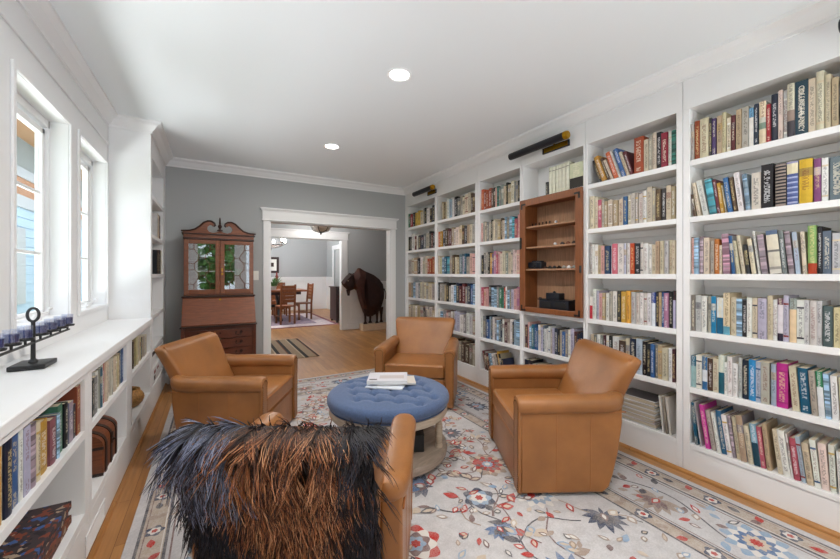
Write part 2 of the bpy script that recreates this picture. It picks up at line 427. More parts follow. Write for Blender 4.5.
# outside
g = MB().box(-30, -.96, -25, 40, -.3, -.15).box(-.95, 3.1, -25, YN-.13, -.3, -.15)
struct('ground_outside', g, M['lawn'])
e = thing('neighbour_house', 'pale blue sided house with cedar band seen through the windows', 'house', (-4.2, 12, -.15))
sd = MB()
for k in range(13): sd.prism([(-.3, k*.24), (0, k*.24), (-.02, k*.24+.24), (-.3, k*.24+.24)], 'y', -9, 12)
obj('siding', sd, M['siding'], e)
obj('trim_band', MB().box(-.3, .03, -9, 12, 3.12, 3.42), M['extwhite'], e)
obj('cedar_band', MB().box(-.3, .02, -9, 12, 3.42, 3.86), M['cedar'], e)
obj('trim_band', MB().box(-.3, .05, -9, 12, 3.86, 4.1), M['extwhite'], e)
obj('upper_wall', MB().box(-.3, 0, -9, 12, 4.1, 4.85), M['extgrey'], e)
obj('eave', MB().prism([(-.3, 5.4), (-.3, 4.85), (.9, 4.85), (.9, 5.0)], 'y', -9, 12), M['eave'], e)
e2 = e
for k in range(3):
    o = obj('window', MB().box(.0, .03, -3.2+k*3.2, -2.3+k*3.2, .7, 2.6).box(.03, .035, -3.12+k*3.2, -2.38+k*3.2, .8, 2.5), M['extwhite'], e)
def tree(x, y, h, lab):
    e = thing('garden_tree', lab, 'tree', (x, y, -.15))
    obj('trunk', MB().tube([(0,0,0), (.05,0,h*.3), (-.05,.05,h*.75)], [.16,.13,.05], 8), M['bark'], e)
    mb = MB()
    for k in range(1500):
        a = rng.uniform(0, 2*PI); ph = rng.uniform(-1, 1); rr = rng.uniform(.5, 1)**.5
        c = Vector((rr*1.1*math.cos(a)*math.sqrt(1-ph*ph), rr*1.1*math.sin(a)*math.sqrt(1-ph*ph), h*.58+ph*rr*h*.42))
        u = Vector((rng.gauss(0,1), rng.gauss(0,1), rng.gauss(0,.6))).normalized()*.17; v = u.cross(Vector((rng.gauss(0,1), rng.gauss(0,1), rng.gauss(0,1)))).normalized()*.09
        mb.add([c-u, c+v, c+u, c-v], [(0,1,2,3)])
    obj('foliage', mb, M['leafout'], e, fixn=False)
tree(.0, -6.0, 5, 'leafy green garden tree behind the camera, before the first wide window')
tree(2.8, -7.5, 5.5, 'leafy green garden tree behind the camera, farther along the lawn')
tree(-3.2, -9, 6, 'tall leafy garden tree behind the camera beside the house corner')

BOOKS = {
'a1': 'be,1.1305,0.0167,0.233,0 ru,1.111,0.0272,0.249,0 cr,1.081,0.0452,0.251,0 dk,1.032,0.0102,0.241,0 pu,1.02,0.0222,0.232,0 tn,0.991,0.0242,0.237,0 ye2,0.965,0.0172,0.248,0 cr,0.944,0.0182,0.208,0 dr,0.923,0.0202,0.214,0 tn,0.899,0.0252,0.24,0 be,0.871,0.0302,0.243,0 wh,0.838,0.0192,0.224,0 nv,0.816,0.0182,0.238,0 cr,0.795,0.0302,0.242,0 rd,0.763,0.0172,0.215,0 nv,0.743,0.0262,0.261,0 pk2,0.714,0.0172,0.272,0 lg,0.694,0.0132,0.261,0 iv,0.678,0.0282,0.288,0 nt,0.648,0.0472,0.287,0 cr,0.599,0.0262,0.28,0 cr,0.57,0.0272,0.302,0 cr,0.54,0.0192,0.275,0 tn,0.517,0.0222,0.247,0 dk,0.491,0.0052,0.223,0 cr,0.484,0.0162,0.217,0 iv,0.466,0.0182,0.229,0 br,0.445,0.0142,0.204,0',
'a2': 'br,1.1155,0.0116,0.147,5.9 cr,1.094,0.019,0.221,8.3 wh,1.065,0.0297,0.231,10 aq,1.028,0.0369,0.228,7.6 dr,0.989,0.0161,0.218,7.1 mu,0.971,0.0171,0.191,6.6 cr,0.9504,0.0075,0.174,7.6 bl,0.936,0.022,0.216,6.9 br,0.911,0.0181,0.212,6.5 wh,0.886,0.0241,0.235,6.1 lb,0.851,0.0201,0.216,5.3 iv,0.828,0.0412,0.211,0 bk,0.785,0.0502,0.246,0 dk,0.727,0.0432,0.236,0 sb2,0.68,0.0422,0.234,0 go,0.633,0.0492,0.234,0 vi,0.58,0.0262,0.225,0 wh,0.551,0.0222,0.22,0 sb,0.524,0.0462,0.218,0 cr,0.475,0.0192,0.206,0 nv,0.454,0.0192,0.207,0 be,0.432,0.0192,0.196,0',
'a3': 'bk,1.1305,0.0017,0.241,0 pk,1.127,0.0112,0.236,0 lb,1.114,0.0252,0.234,0 mv,1.082,0.0192,0.239,0 cr,1.059,0.0282,0.229,0 be,1.025,0.0162,0.207,0 ob,1.006,0.0232,0.215,0 cr,0.981,0.0122,0.177,0 pk3,0.9612,0.0344,0.244,2.3 bl,0.918,0.0172,0.23,4.2 cr,0.895,0.0171,0.199,5.8 cr,0.87,0.0161,0.23,6.8 dk,0.849,0.0151,0.173,5.6 cr,0.826,0.0201,0.206,6.4 wh,0.798,0.0101,0.248,6.2 mv,0.782,0.0261,0.223,5.4 wh,0.747,0.048,0.243,4.7 gg,0.697,0.0181,0.24,4.3 mv,0.672,0.0211,0.231,5.2 lb2,0.645,0.0181,0.225,4.3 cr,0.619,0.0152,0.224,2.8 gn2,0.601,0.0322,0.253,0.5 bk,0.567,0.0162,0.245,0 sb,0.549,0.0292,0.22,0 lg,0.516,0.0262,0.206,0 nv,0.488,0.0162,0.209,0 cr,0.469,0.0212,0.217,0 tn,0.445,0.0142,0.21,0',
'a4': 'tb,1.1305,0.0207,0.232,0 lg,1.107,0.0302,0.233,0 wh,1.075,0.0292,0.228,0 be,1.039,0.0162,0.23,0 bb,1.021,0.0252,0.231,0 tl,0.993,0.0312,0.223,0 cr,0.959,0.0322,0.254,0 cr,0.924,0.0252,0.23,0 lb,0.897,0.0262,0.222,0 dk,0.869,0.0192,0.214,0 wh,0.848,0.0212,0.231,0 cr,0.825,0.0212,0.229,0 lv,0.8,0.0382,0.231,0 cr,0.759,0.0222,0.247,0 wh,0.735,0.0152,0.227,0 pu2,0.718,0.0222,0.235,0 lv,0.694,0.0202,0.251,0 cr,0.671,0.0272,0.238,0 wh,0.642,0.0262,0.231,0 lg,0.614,0.0172,0.232,0 iv,0.595,0.0252,0.231,0 lg,0.569,0.0182,0.23,0 gg2,0.548,0.0342,0.207,0 ye2,0.511,0.0212,0.201,0 wh,0.488,0.0162,0.211,0 cr,0.47,0.0222,0.228,0 lb,0.446,0.0152,0.219,0',
'a5': 'tl,1.1305,0.0267,0.203,0 wh,1.101,0.0292,0.213,0 bl2,1.069,0.0262,0.209,0 br,1.041,0.0252,0.204,0 cr,1.014,0.0282,0.207,0 tl,0.984,0.0292,0.236,0 wh,0.953,0.0122,0.198,0 wh,0.939,0.0232,0.235,0 wh,0.914,0.0232,0.201,0 lg,0.888,0.0162,0.238,0 nv,0.87,0.0272,0.23,0 bb2,0.841,0.0312,0.237,0 lb2,0.808,0.0202,0.233,0 be,0.786,0.0352,0.234,0 lb2,0.745,0.0212,0.233,0 mg,0.722,0.0452,0.244,0 cr,0.657,0.0271,0.236,3.9 tl2,0.628,0.0371,0.235,3.2 be,0.586,0.0232,0.229,3.5 gn,0.561,0.0222,0.232,3.2 lb,0.537,0.0192,0.23,2.7 wh,0.515,0.0232,0.222,2.3 cr,0.489,0.0172,0.218,1.8 nv,0.47,0.0192,0.219,0 wh,0.449,0.0182,0.23,0',
'a6': 'tl,1.1075,0.0156,0.268,4.9 lg,1.0776,0.006,0.275,7.7 mg,1.048,0.023,0.269,7.9 be,1.02,0.0229,0.241,8.6 wh,0.989,0.018,0.24,8.4 bl2,0.968,0.027,0.258,7.6 wh,0.939,0.024,0.242,7.8 mv,0.913,0.0151,0.244,6.8 cr,0.895,0.0181,0.245,6.6 tn,0.875,0.0291,0.263,5.7 cr,0.8406,0.0236,0.215,7 aq2,0.815,0.0271,0.237,5.6 rs,0.7862,0.0203,0.228,5.8 tn,0.761,0.0191,0.254,5.4 cr,0.716,0.0211,0.237,6.3 wh,0.6922,0.0282,0.244,6.8 wh,0.661,0.0072,0.235,6.3 rs,0.652,0.0241,0.219,5.5 lb2,0.623,0.0161,0.235,6.6 tn2,0.603,0.025,0.211,6.3 wh,0.575,0.0211,0.239,5.3 pk2,0.552,0.0281,0.233,3.9 wh,0.522,0.0212,0.237,2.4 wh,0.494,0.0172,0.216,2.7 be,0.474,0.0162,0.219,2.1 lb,0.456,0.0212,0.23,1.5',
'b1': 'bk,1.769,0.0209,0.202,19.3 mu,1.744,0.0388,0.223,19.7 br,1.699,0.019,0.201,19.8 cr,1.6726,0.0193,0.18,21.4 or,1.647,0.0352,0.231,18.7 wh,1.6072,0.0145,0.235,19.1 bl,1.588,0.0307,0.24,17.5 cr,1.552,0.0229,0.204,18.3 dr,1.524,0.024,0.197,17.7 ru,1.496,0.0662,0.266,0 cr,1.427,0.0312,0.233,0 be,1.392,0.0222,0.247,0 cr,1.368,0.0252,0.262,0 bk,1.34,0.0292,0.255,0 cm,1.308,0.0382,0.239,0 wh,1.267,0.0192,0.238,0 tg,1.246,0.0262,0.237,0',
'b2': 'cr,1.854,0.0402,0.267,0 cr,1.81,0.0212,0.253,0 rs,1.785,0.0302,0.229,0 be,1.752,0.0192,0.229,0 tn,1.73,0.0262,0.207,0 cr,1.7,0.0362,0.213,0 tn,1.658,0.0372,0.201,0 cr,1.615,0.0342,0.203,0 bl,1.575,0.0292,0.216,0 cr,1.543,0.0232,0.22,0 iv,1.517,0.0282,0.229,0 be,1.486,0.0202,0.228,0 iv,1.463,0.0262,0.218,0 wh,1.433,0.0232,0.231,0 cr,1.407,0.0342,0.253,0 be,1.37,0.0232,0.235,0 br,1.344,0.0302,0.222,0 dk,1.309,0.0262,0.222,0 cr,1.28,0.0312,0.237,0 tn,1.246,0.0242,0.224,0',
'b3': 'be,1.85,0.0142,0.254,0 wh,1.832,0.0182,0.245,0 wh,1.81,0.0252,0.237,0 tn,1.781,0.0212,0.228,0 pk,1.756,0.0282,0.226,0 nv2,1.724,0.0452,0.223,0 lg,1.675,0.0092,0.228,0 rp,1.663,0.0392,0.236,0 wh,1.621,0.0452,0.233,0 lv,1.573,0.0182,0.233,0 wh,1.55,0.0232,0.231,0 or2,1.524,0.0312,0.229,0 bk,1.49,0.0362,0.226,0 iv,1.45,0.0182,0.23,0 wh,1.429,0.0332,0.221,0 wh,1.391,0.0142,0.213,0 cr,1.373,0.0242,0.208,0 tn,1.346,0.0242,0.23,0 cr,1.317,0.0222,0.231,0 lg,1.291,0.0252,0.229,0 cr,1.26,0.0152,0.232,0 cr,1.242,0.0202,0.228,0',
'b4': 'rd,1.858,0.0252,0.182,0 wh,1.828,0.0292,0.246,0 lv,1.795,0.0182,0.233,0 pk,1.774,0.0252,0.214,0 tn,1.745,0.0242,0.218,0 wh,1.717,0.0242,0.219,0 be,1.689,0.0262,0.234,0 wh,1.658,0.0322,0.235,0 dk,1.622,0.0262,0.24,0 mu,1.591,0.0352,0.236,0 oy,1.552,0.0312,0.243,0 lg,1.516,0.0312,0.236,0 iv,1.48,0.0232,0.23,0 wh,1.454,0.0262,0.232,0 iv,1.425,0.0192,0.23,0 wh,1.403,0.0262,0.234,0 bl,1.373,0.0262,0.239,0 bk,1.342,0.0122,0.246,0 tn,1.328,0.0172,0.241,0 bl,1.308,0.0132,0.245,0 vi2,1.292,0.0282,0.237,0 bk,1.26,0.0192,0.247,0 lv,1.238,0.0162,0.256,0',
'b5': 'cr,1.843,0.0202,0.24,0 gy,1.819,0.0262,0.237,0 wh,1.79,0.0242,0.244,0 gy,1.762,0.0202,0.245,0 dr2,1.738,0.0202,0.246,0 wh,1.714,0.0212,0.246,0 dk,1.689,0.0232,0.25,0 wh,1.662,0.0502,0.249,0 br,1.609,0.0482,0.225,0 cr,1.557,0.0292,0.249,0 nv,1.525,0.0402,0.255,0 lb2,1.48,0.0412,0.258,0 bk,1.436,0.0252,0.246,0 dk,1.407,0.0252,0.238,0 bl,1.379,0.0252,0.237,0 gy,1.351,0.0172,0.236,0 tn,1.33,0.0242,0.234,0 cr,1.302,0.0332,0.222,0 wh,1.266,0.0222,0.226,0 dr2,1.241,0.0152,0.223,0',
'c1': 'bk,2.31,0.0302,0.12,0 lgn,2.272,0.0302,0.248,0 lgn,2.238,0.0312,0.246,0 lgn,2.202,0.0312,0.248,0 lgn,2.166,0.0332,0.248,0 lgn,2.128,0.0342,0.25,0 lgn,2.09,0.0352,0.251,0 gn3,2.049,0.1302,0.22,0',
'l1': 'ru2,2.121,0.0472,0.21,0 nv,2.069,0.0272,0.144,0 mv,2.037,0.0482,0.167,0 bk,1.983,0.0382,0.178,0 gn,1.93,0.0472,0.189,0 lb,1.877,0.0272,0.168,0 rd2,1.847,0.0552,0.165,0 mu,1.783,0.0742,0.182,0 cr,1.706,0.0312,0.199,0 mv,1.671,0.0412,0.208,0 lv,1.628,0.0462,0.215,0 wh,1.579,0.0232,0.225,0 bl,1.553,0.0412,0.215,0 nv,1.509,0.0442,0.223,0 cr,1.462,0.0152,0.216,0 mu,1.444,0.0252,0.222,0 wh,1.415,0.0342,0.25,0 tl,1.377,0.0312,0.25,0',
'l2': 'bl,2.985,0.05,0.235,0 sb,2.9338,0.03,0.23,0 tn,2.9026,0.032,0.2,0 ye2,2.8694,0.028,0.19,0 tn,2.8402,0.03,0.2,0 cr,2.809,0.036,0.2,0 cr,2.7718,0.036,0.205,0 be,2.7346,0.03,0.2,0 iv,2.7034,0.044,0.21,0 iv,2.6582,0.04,0.212,0 cr,2.617,0.036,0.215,0 gr,2.5798,0.036,0.215,0 rd,2.5426,0.034,0.222,0 lgn,2.5074,0.03,0.215,0 tl,2.4762,0.04,0.205,0 wh,2.435,0.05,0.2,0 gy,2.3838,0.055,0.185,0 dk,2.3276,0.03,0.18,0',
'l3': 'cr,3.9,0.045,0.17,0 iv,3.8538,0.04,0.172,0 be,3.8126,0.03,0.17,0 cr,3.7814,0.04,0.175,0 bk,3.7402,0.05,0.175,0 bk,3.689,0.045,0.17,0 ye2,3.6428,0.03,0.185,0 cr,3.6116,0.05,0.2,0 cr,3.5604,0.05,0.205,0 ye2,3.5092,0.045,0.215,0 ol,3.463,0.06,0.215,0 ol,3.4018,0.045,0.21,0 br,3.3556,0.03,0.2,0',
}
# ================================================================== BUILT-IN BOOKCASES
BAYS = [(4.234, 5.05, 5.13), (3.339, 4.174, None), (2.623, 3.252, None), (1.904, 2.575, None), (1.209, 1.865, None), (.40, 1.132, None)]
BLAB = ['white built-in bookcase bay in the corner by the grey back wall',
        'white built-in bookcase bay behind the far tan armchair',
        'white built-in bookcase bay just beyond the open wooden cabinet',
        'white built-in bookcase bay that holds the open wooden cabinet',
        'white built-in bookcase bay behind the swivel chair, between cabinet and end bay',
        'white built-in bookcase bay at the right edge of the photo, all shelves full']
edges = [5.13] + [(BAYS[i][0]+BAYS[i+1][1])/2 for i in range(5)] + [.33]
for i, (y0, y1, _) in enumerate(BAYS):
    far, near = edges[i], edges[i+1]
    e = thing('bookcase', BLAB[i], 'bookcase', (XR, (y0+y1)/2, 0), group='built-in bays of the long bookcase wall')
    ym = (y0+y1)/2
    def P(name, mb, **k): return obj(name, mb.xf(Matrix.Translation((-XR, -ym, 0))), M['white'], e, **k)
    g = .0015
    for (a, b) in ((y1, far-g), (near+g, y0)):
        mb = MB().box(XR, XB-.02, a, b, 0, 2.38)
        P('side_panel', mb, bevel=.002)
    P('back_panel', MB().box(XB-.02, XB-.003, near+g, far-g, 0, 2.38))
    P('base_board', MB().box(XR, XR+.02, y0, y1, 0, SHELF[5]-.03))
    P('top_panel', MB().box(XR, XB-.003, near+g, far-g, 2.3801, HW+.0), bevel=0)
    for j, z in enumerate(SHELF):
        if i == 3 and j in (1, 2): continue
        P('shelf', MB().box(XR, XB-.021, y0+.0005, y1-.0005, z-.036, z).box(XB-.04, XB-.021, y0+.001, y1-.001, z-.085, z-.037), bevel=.002)
# groove of the double stile
M_shadow = M['white']

# low bookcases under the windows, and the tall unit in the corner
LZ = [.601, .233]
LB = [(1.27, 2.122, 'white low bookcase bay nearest the camera, below the black candle holder'),
      (2.227, 2.993, 'white low bookcase bay with the wooden treasure chest on its bottom shelf'),
      (3.167, 4.0, 'white low bookcase bay with the golden basket, next to the tall bookcase')]
led = [1.17, 2.175, 3.08, 4.014]
for i, (y0, y1, lab) in enumerate(LB):
    ym = (y0+y1)/2
    e = thing('low_bookcase', lab, 'bookcase', (XL, ym, 0), group='low bookcases below the windows')
    T = Matrix.Translation((-XL, -ym, 0))
    g = .0015
    for (a, b) in ((led[i]+g, y0), (y1, led[i+1]-g)):
        obj('side_panel', MB().box(XW+.003, XL, a, b, 0, .862).xf(T), M['white'], e, bevel=.002)
    obj('back_panel', MB().box(XW+.003, XW+.018, y0, y1, 0, .862).xf(T), M['white'], e)
    obj('base_board', MB().box(XL-.02, XL, y0, y1, 0, .195).xf(T), M['white'], e)
    obj('top_rail', MB().box(XL-.02, XL, y0, y1, .835, .862).xf(T), M['white'], e)
    for z in LZ: obj('shelf', MB().box(XW+.019, XL, y0+.0005, y1-.0005, z-.036, z).xf(T), M['white'], e, bevel=.002)
o = obj('window_counter', MB().box(XW+.001, XL+.018, 1.0, YC-.004, .864, .905), M['white'], bevel=.005)
tag(o, 'long white wooden counter running under the windows on the low bookcases', 'counter')
e = thing('floor_register', 'white slotted air vent cover on the base of the low bookcase', 'vent', (XL, 2.28, .03))
fr = MB().box(.0005, .006, -.16, .16, 0, .012).box(.0005, .006, -.16, .16, .085, .097).box(.0005, .006, -.16, -.148, .012, .085).box(.0005, .006, .148, .16, .012, .085)
obj('frame', fr, M['white'], e, bevel=.002)
sl = MB()
for k in range(8): sl.box(.0006, .004, -.147, .147, .016+k*.009, .020+k*.009)
obj('slat', sl, M['white'], e)

# tall corner unit
y0, y1 = 4.107, 4.93; ym = (y0+y1)/2
e = thing('tall_bookcase', 'tall narrow white bookcase in the corner beside the wooden secretary', 'bookcase', (XL, ym, 0))
T = Matrix.Translation((-XL, -ym, 0))
for (a, b) in ((YC, y0), (y1, YB-.002)): obj('side_panel', MB().box(XW+.003, XL, a, b, 0, 2.38).xf(T), M['white'], e, bevel=.002)
obj('back_panel', MB().box(XW+.003, XW+.018, y0, y1, 0, 2.38).xf(T), M['white'], e)
obj('top_panel', MB().box(XW+.003, XL, YC, YB-.002, 2.3801, HW).xf(T), M['white'], e)
obj('base_board', MB().box(XL-.02, XL, y0, y1, 0, .195).xf(T), M['white'], e)
TZ = [2.04, 1.672, 1.30, .912, .601, .233]
for z in TZ: obj('shelf', MB().box(XW+.019, XL, y0+.0005, y1-.0005, z-.036, z).xf(T), M['white'], e, bevel=.002)

# ================================================================== BOOKS
PAL = {
 'cr': ('cream', 212,196,164), 'wh': ('white', 222,220,216), 'iv': ('ivory', 204,197,184), 'tn': ('tan', 186,158,118), 'tn2': ('pale tan', 200,180,148),
 'be': ('beige', 176,166,152), 'gy': ('grey', 128,128,130), 'lg': ('light grey', 190,190,190), 'bk': ('black', 28,28,34), 'dk': ('charcoal', 52,52,58),
 'nv': ('navy blue', 28,42,70), 'nv2': ('deep blue', 22,66,108), 'bl': ('blue', 46,92,150), 'bl2': ('mid blue', 52,104,150), 'bb': ('bright blue', 18,120,172), 'bb2': ('sky blue', 36,140,204),
 'lb': ('light blue', 140,172,198), 'lb2': ('powder blue', 164,182,206), 'tl': ('teal', 28,96,122), 'tl2': ('petrol blue', 14,92,128), 'aq': ('turquoise', 70,150,168), 'aq2': ('blue green', 86,136,156),
 'tg': ('dark green', 40,104,92), 'rd': ('red', 178,42,58), 'rd2': ('red and blue', 150,80,90), 'dr': ('dark red', 112,32,42), 'dr2': ('maroon', 92,44,58), 'cm': ('crimson', 160,34,62), 'rs': ('rose', 184,86,104),
 'rp': ('rose pink', 204,96,116), 'or': ('orange', 214,102,58), 'or2': ('orange red', 206,78,36), 'ob': ('amber brown', 188,112,44), 'oy': ('golden orange', 222,160,62), 'ru': ('rust', 164,70,36), 'ru2': ('rust brown', 150,84,56),
 'br': ('brown', 92,64,46), 'tb': ('grey brown', 140,124,110), 'ye': ('yellow', 214,180,70), 'ye2': ('pale yellow', 216,200,150), 'mu': ('mustard', 196,146,52), 'go': ('gold yellow', 208,170,26),
 'gn': ('green', 50,128,92), 'gn2': ('leaf green', 128,164,96), 'gn3': ('green face-out', 170,176,140), 'lgn': ('pale green', 222,221,202), 'gg': ('grey green', 128,140,136), 'gg2': ('dark grey green', 78,100,100), 'ol': ('olive', 158,148,96),
 'pu': ('purple', 84,60,128), 'pu2': ('plum', 98,58,84), 'vi': ('violet', 146,62,130), 'vi2': ('orchid', 178,104,148), 'mg': ('magenta', 198,48,148), 'pk': ('pink', 220,158,150), 'pk2': ('pale pink', 226,198,190), 'pk3': ('pink and black', 186,140,160),
 'lv': ('lavender', 178,174,204), 'mv': ('mauve', 156,138,150), 'sb': ('slate blue', 92,112,132), 'sb2': ('blue lattice', 110,124,170), 'nt': ('broad teal navy', 22,62,84), 'gr': ('cream and red', 206,192,160)}
SPECIAL = {   # (shelf, index): colour bands bottom to top
 ('a2', 13): [(k/26+.02, (28,28,32) if k % 2 else (150,134,126)) for k in range(26)],
 ('a2', 14): [(k/26, [(84,98,150), (160,170,205), (70,84,140)][k % 3]) for k in range(18)]+[(.72, (220,210,178)), (.96, (150,150,190))],
 ('a3', 21): [(0, (168,60,30)), (.22, (128,164,96))],
 ('a5', 0): [(0, (150,182,184)), (.68, (28,96,122))],
 ('a5', 2): [(0, (44,98,146)), (.25, (214,218,224)), (.6, (44,98,146))],
 ('a5', 5): [(0, (30,92,110)), (.55, (200,210,200))],
 ('a5', 19): [(0, (218,220,222)), (.66, (46,130,90))],
 ('a4', 6): [(0, (92,150,170)), (.2, (212,196,164))],
 ('a4', 5): [(0, (24,96,132)), (.45, (206,214,218))],
 ('a4', 15): [(0, (40,34,54)), (.18, (214,208,214)), (.85, (98,58,84))],
 ('a4', 17): [(0, (222,196,160)), (.75, (150,160,156))],
 ('a1', 11): [(0, (226,222,216)), (.75, (110,160,196))],
 ('a1', 13): [(0, (222,205,176)), (.35, (120,140,124)), (.5, (196,196,184)), (.62, (222,205,176))],
 ('a1', 18): [(0, (58,54,62)), (.3, (150,130,120)), (.5, (206,200,178))],
 ('b4', 0): [(0, (184,44,60)), (.6, (222,220,216))],
 ('b4', 16): [(0, (214,220,228)), (.68, (40,66,140))],
 ('b4', 22): [(0, (178,174,204)), (.75, (36,36,44))],
 ('a3', 16): [(0, (206,200,190)), (.1, (150,146,140)), (.16, (206,200,184)), (.5, (120,118,116)), (.55, (216,208,190)), (.9, (90,110,140))],
 ('a6', 11): [(0, (28,66,84)), (.55, (128,168,188))],
 **{('c1', k): [(0, (222,221,202)), (.05, (216,214,194)), (.08, (222,221,202)), (.3, (224,223,205)), (.76, (222,221,202)), (.84, (150,146,130)), (.87, (222,221,202))] for k in range(1, 7)},
 ('c1', 7): [(0, (44,40,36)), (.42, (204,208,176))],
}
ORD = ['first','second','third','fourth','fifth','sixth','seventh','eighth','ninth','tenth','eleventh','twelfth']

def cover_data(th, d, h, cidx, seed, bands=None, rounded=True, fac=None):
    """geometry of a cover with the spine on the -x side, y in [-th, 0]; returns verts, faces, face colour, face ink, face uv"""
    r = random.Random(seed)
    dl = r.randint(-14, 4); pc_ = PAL[cidx][1:]; gm = sum(pc_)/3; k_ = .70 if max(pc_)-min(pc_) < 90 else .9
    base = lin(*[max(0, min(255, gm+(c-gm)*k_+dl+r.randint(-3, 3))) for c in pc_])
    lum = sum(base)/3
    if not bands and cidx in ('aq', 'pk3', 'mv', 'lb', 'aq2', 'tg') and r.random() < .8:
        alts = [pc_, tuple(c*.72 for c in pc_), tuple(min(255, c*1.12+14) for c in pc_), tuple(c*.6+50 for c in pc_)]
        bands = [(q/22+r.uniform(0, .03), r.choice(alts)) for q in range(22)]
    ink = lin(*r.choice([(238,230,208), (225,205,150), (235,235,238)])) if lum < .32 else lin(*r.choice([(60,48,44), (40,44,60), (110,40,40), (70,70,74)]))
    V = []; F = []; CO = []; IN = []; UV = []
    def quad(ps, col, ik=0, uv=None):
        b = len(V); V.extend(ps); F.append((b, b+1, b+2, b+3)); CO.append(col); IN.append((*ink, ik)); UV.append(uv or [(0,0)]*4)
    # spine zones
    if bands:
        Z = [(f*h, lin(*c), 0) for f, c in bands]
        Z[0] = (0, Z[0][1], 0)
        Z = [(z, c, 1 if (i == len(Z)-1 and len(Z) < 6) else 0) for i, (z, c, k) in enumerate(Z)]
    else:
        st = r.random(); alt = lin(*r.choice([(205,190,160), (225,222,215), (60,60,70), (130,50,50), (60,90,130), (190,160,90)]))
        dk_ = tuple(c*.75 for c in base)
        if st < .45: Z = [(0, base, 0), (h*.12, base, 1), (h*.86, base, 0)]
        elif st < .6: Z = [(0, base, 0), (h*.06, base, 1), (h*.16, base, 0), (h*.32, base, 1), (h*.9, base, 0)]
        elif st < .75: Z = [(0, base, 0), (h*.1, alt if lum > .3 else dk_, 0), (h*.14, base, 1), (h*.8, alt if lum > .3 else dk_, 0), (h*.84, base, 0)]
        elif st < .88: Z = [(0, base, 0), (h*.3, base, 1), (h*.62, tuple(.5*(a+b) for a, b in zip(base, alt)), 1), (h*.8, base, 0)]
        else: Z = [(0, base, 1), (h*.2, base, 0), (h*.5, base, 1), (h*.93, base, 0)]
    n = 4; bul = min(.004, th*.16) if rounded else .0006
    xs = [-bul*math.sin(PI*k/n) for k in range(n+1)]; yy = [-th*k/n for k in range(n+1)]
    uo = r.uniform(0, 40)
    for zi, (z, c, ik) in enumerate(Z):
        z2 = Z[zi+1][0] if zi+1 < len(Z) else h
        for k in range(n):
            inn = .48 if (ik and 0 < k < n-1) or (ik and th < .016) else 0
            quad([(xs[k], yy[k], z), (xs[k+1], yy[k+1], z), (xs[k+1], yy[k+1], z2), (xs[k], yy[k], z2)], c, inn,
                 [(k/n+uo, z+uo), ((k+1)/n+uo, z+uo), ((k+1)/n+uo, z2+uo), (k/n+uo, z2+uo)])
    t = .0022 if th > .012 else .0012
    bc = Z[len(Z)//2][1]; tc = Z[-1][1]
    for s in (0, 1):
        a, b = (0, -t) if s == 0 else (-th, -th+t)
        quad([(0, a, 0), (0, a, h), (d, a, h), (d, a, 0)], bc)                 # outer board
        quad([(0, b, 0), (d, b, 0), (d, b, h), (0, b, h)], bc)                 # inner board
        quad([(0, a, h), (0, b, h), (d, b, h), (d, a, h)], tc); quad([(0, a, 0), (d, a, 0), (d, b, 0), (0, b, 0)], bc)
        quad([(d, a, 0), (d, a, h), (d, b, h), (d, b, 0)], bc)
    # spine top strip behind the curve
    for zz in (h, 0):
        for k in range(n): quad([(xs[k], yy[k], zz), (xs[k+1], yy[k+1], zz), (.0015, yy[k+1], zz), (.0015, yy[k], zz)], tc)
    pg = [(.0015, d-.003, -th+t+.0002, -t-.0002, .0015, h-(.004 if rounded else .0008))]
    return V, F, CO, IN, UV, pg[0]

def mesh_with_cols(name, V, F, CO, IN, UV, mats, MI=None):
    me = bpy.data.meshes.new(name); me.from_pydata(V, [], F)
    for m in mats: me.materials.append(m)
    ca = me.color_attributes.new('col', 'FLOAT_COLOR', 'CORNER'); ci = me.color_attributes.new('ink', 'FLOAT_COLOR', 'CORNER')
    a = []; b = []; u = []
    for f, c, k, uv in zip(F, CO, IN, UV):
        for j in range(len(f)):
            a += [*c, 1]; b += list(k); u += list(uv[j])
    ca.data.foreach_set('color', a); ci.data.foreach_set('color', b)
    ul = me.uv_layers.new(name='UVMap'); ul.data.foreach_set('uv', u)
    if MI: me.polygons.foreach_set('material_index', MI)
    return me

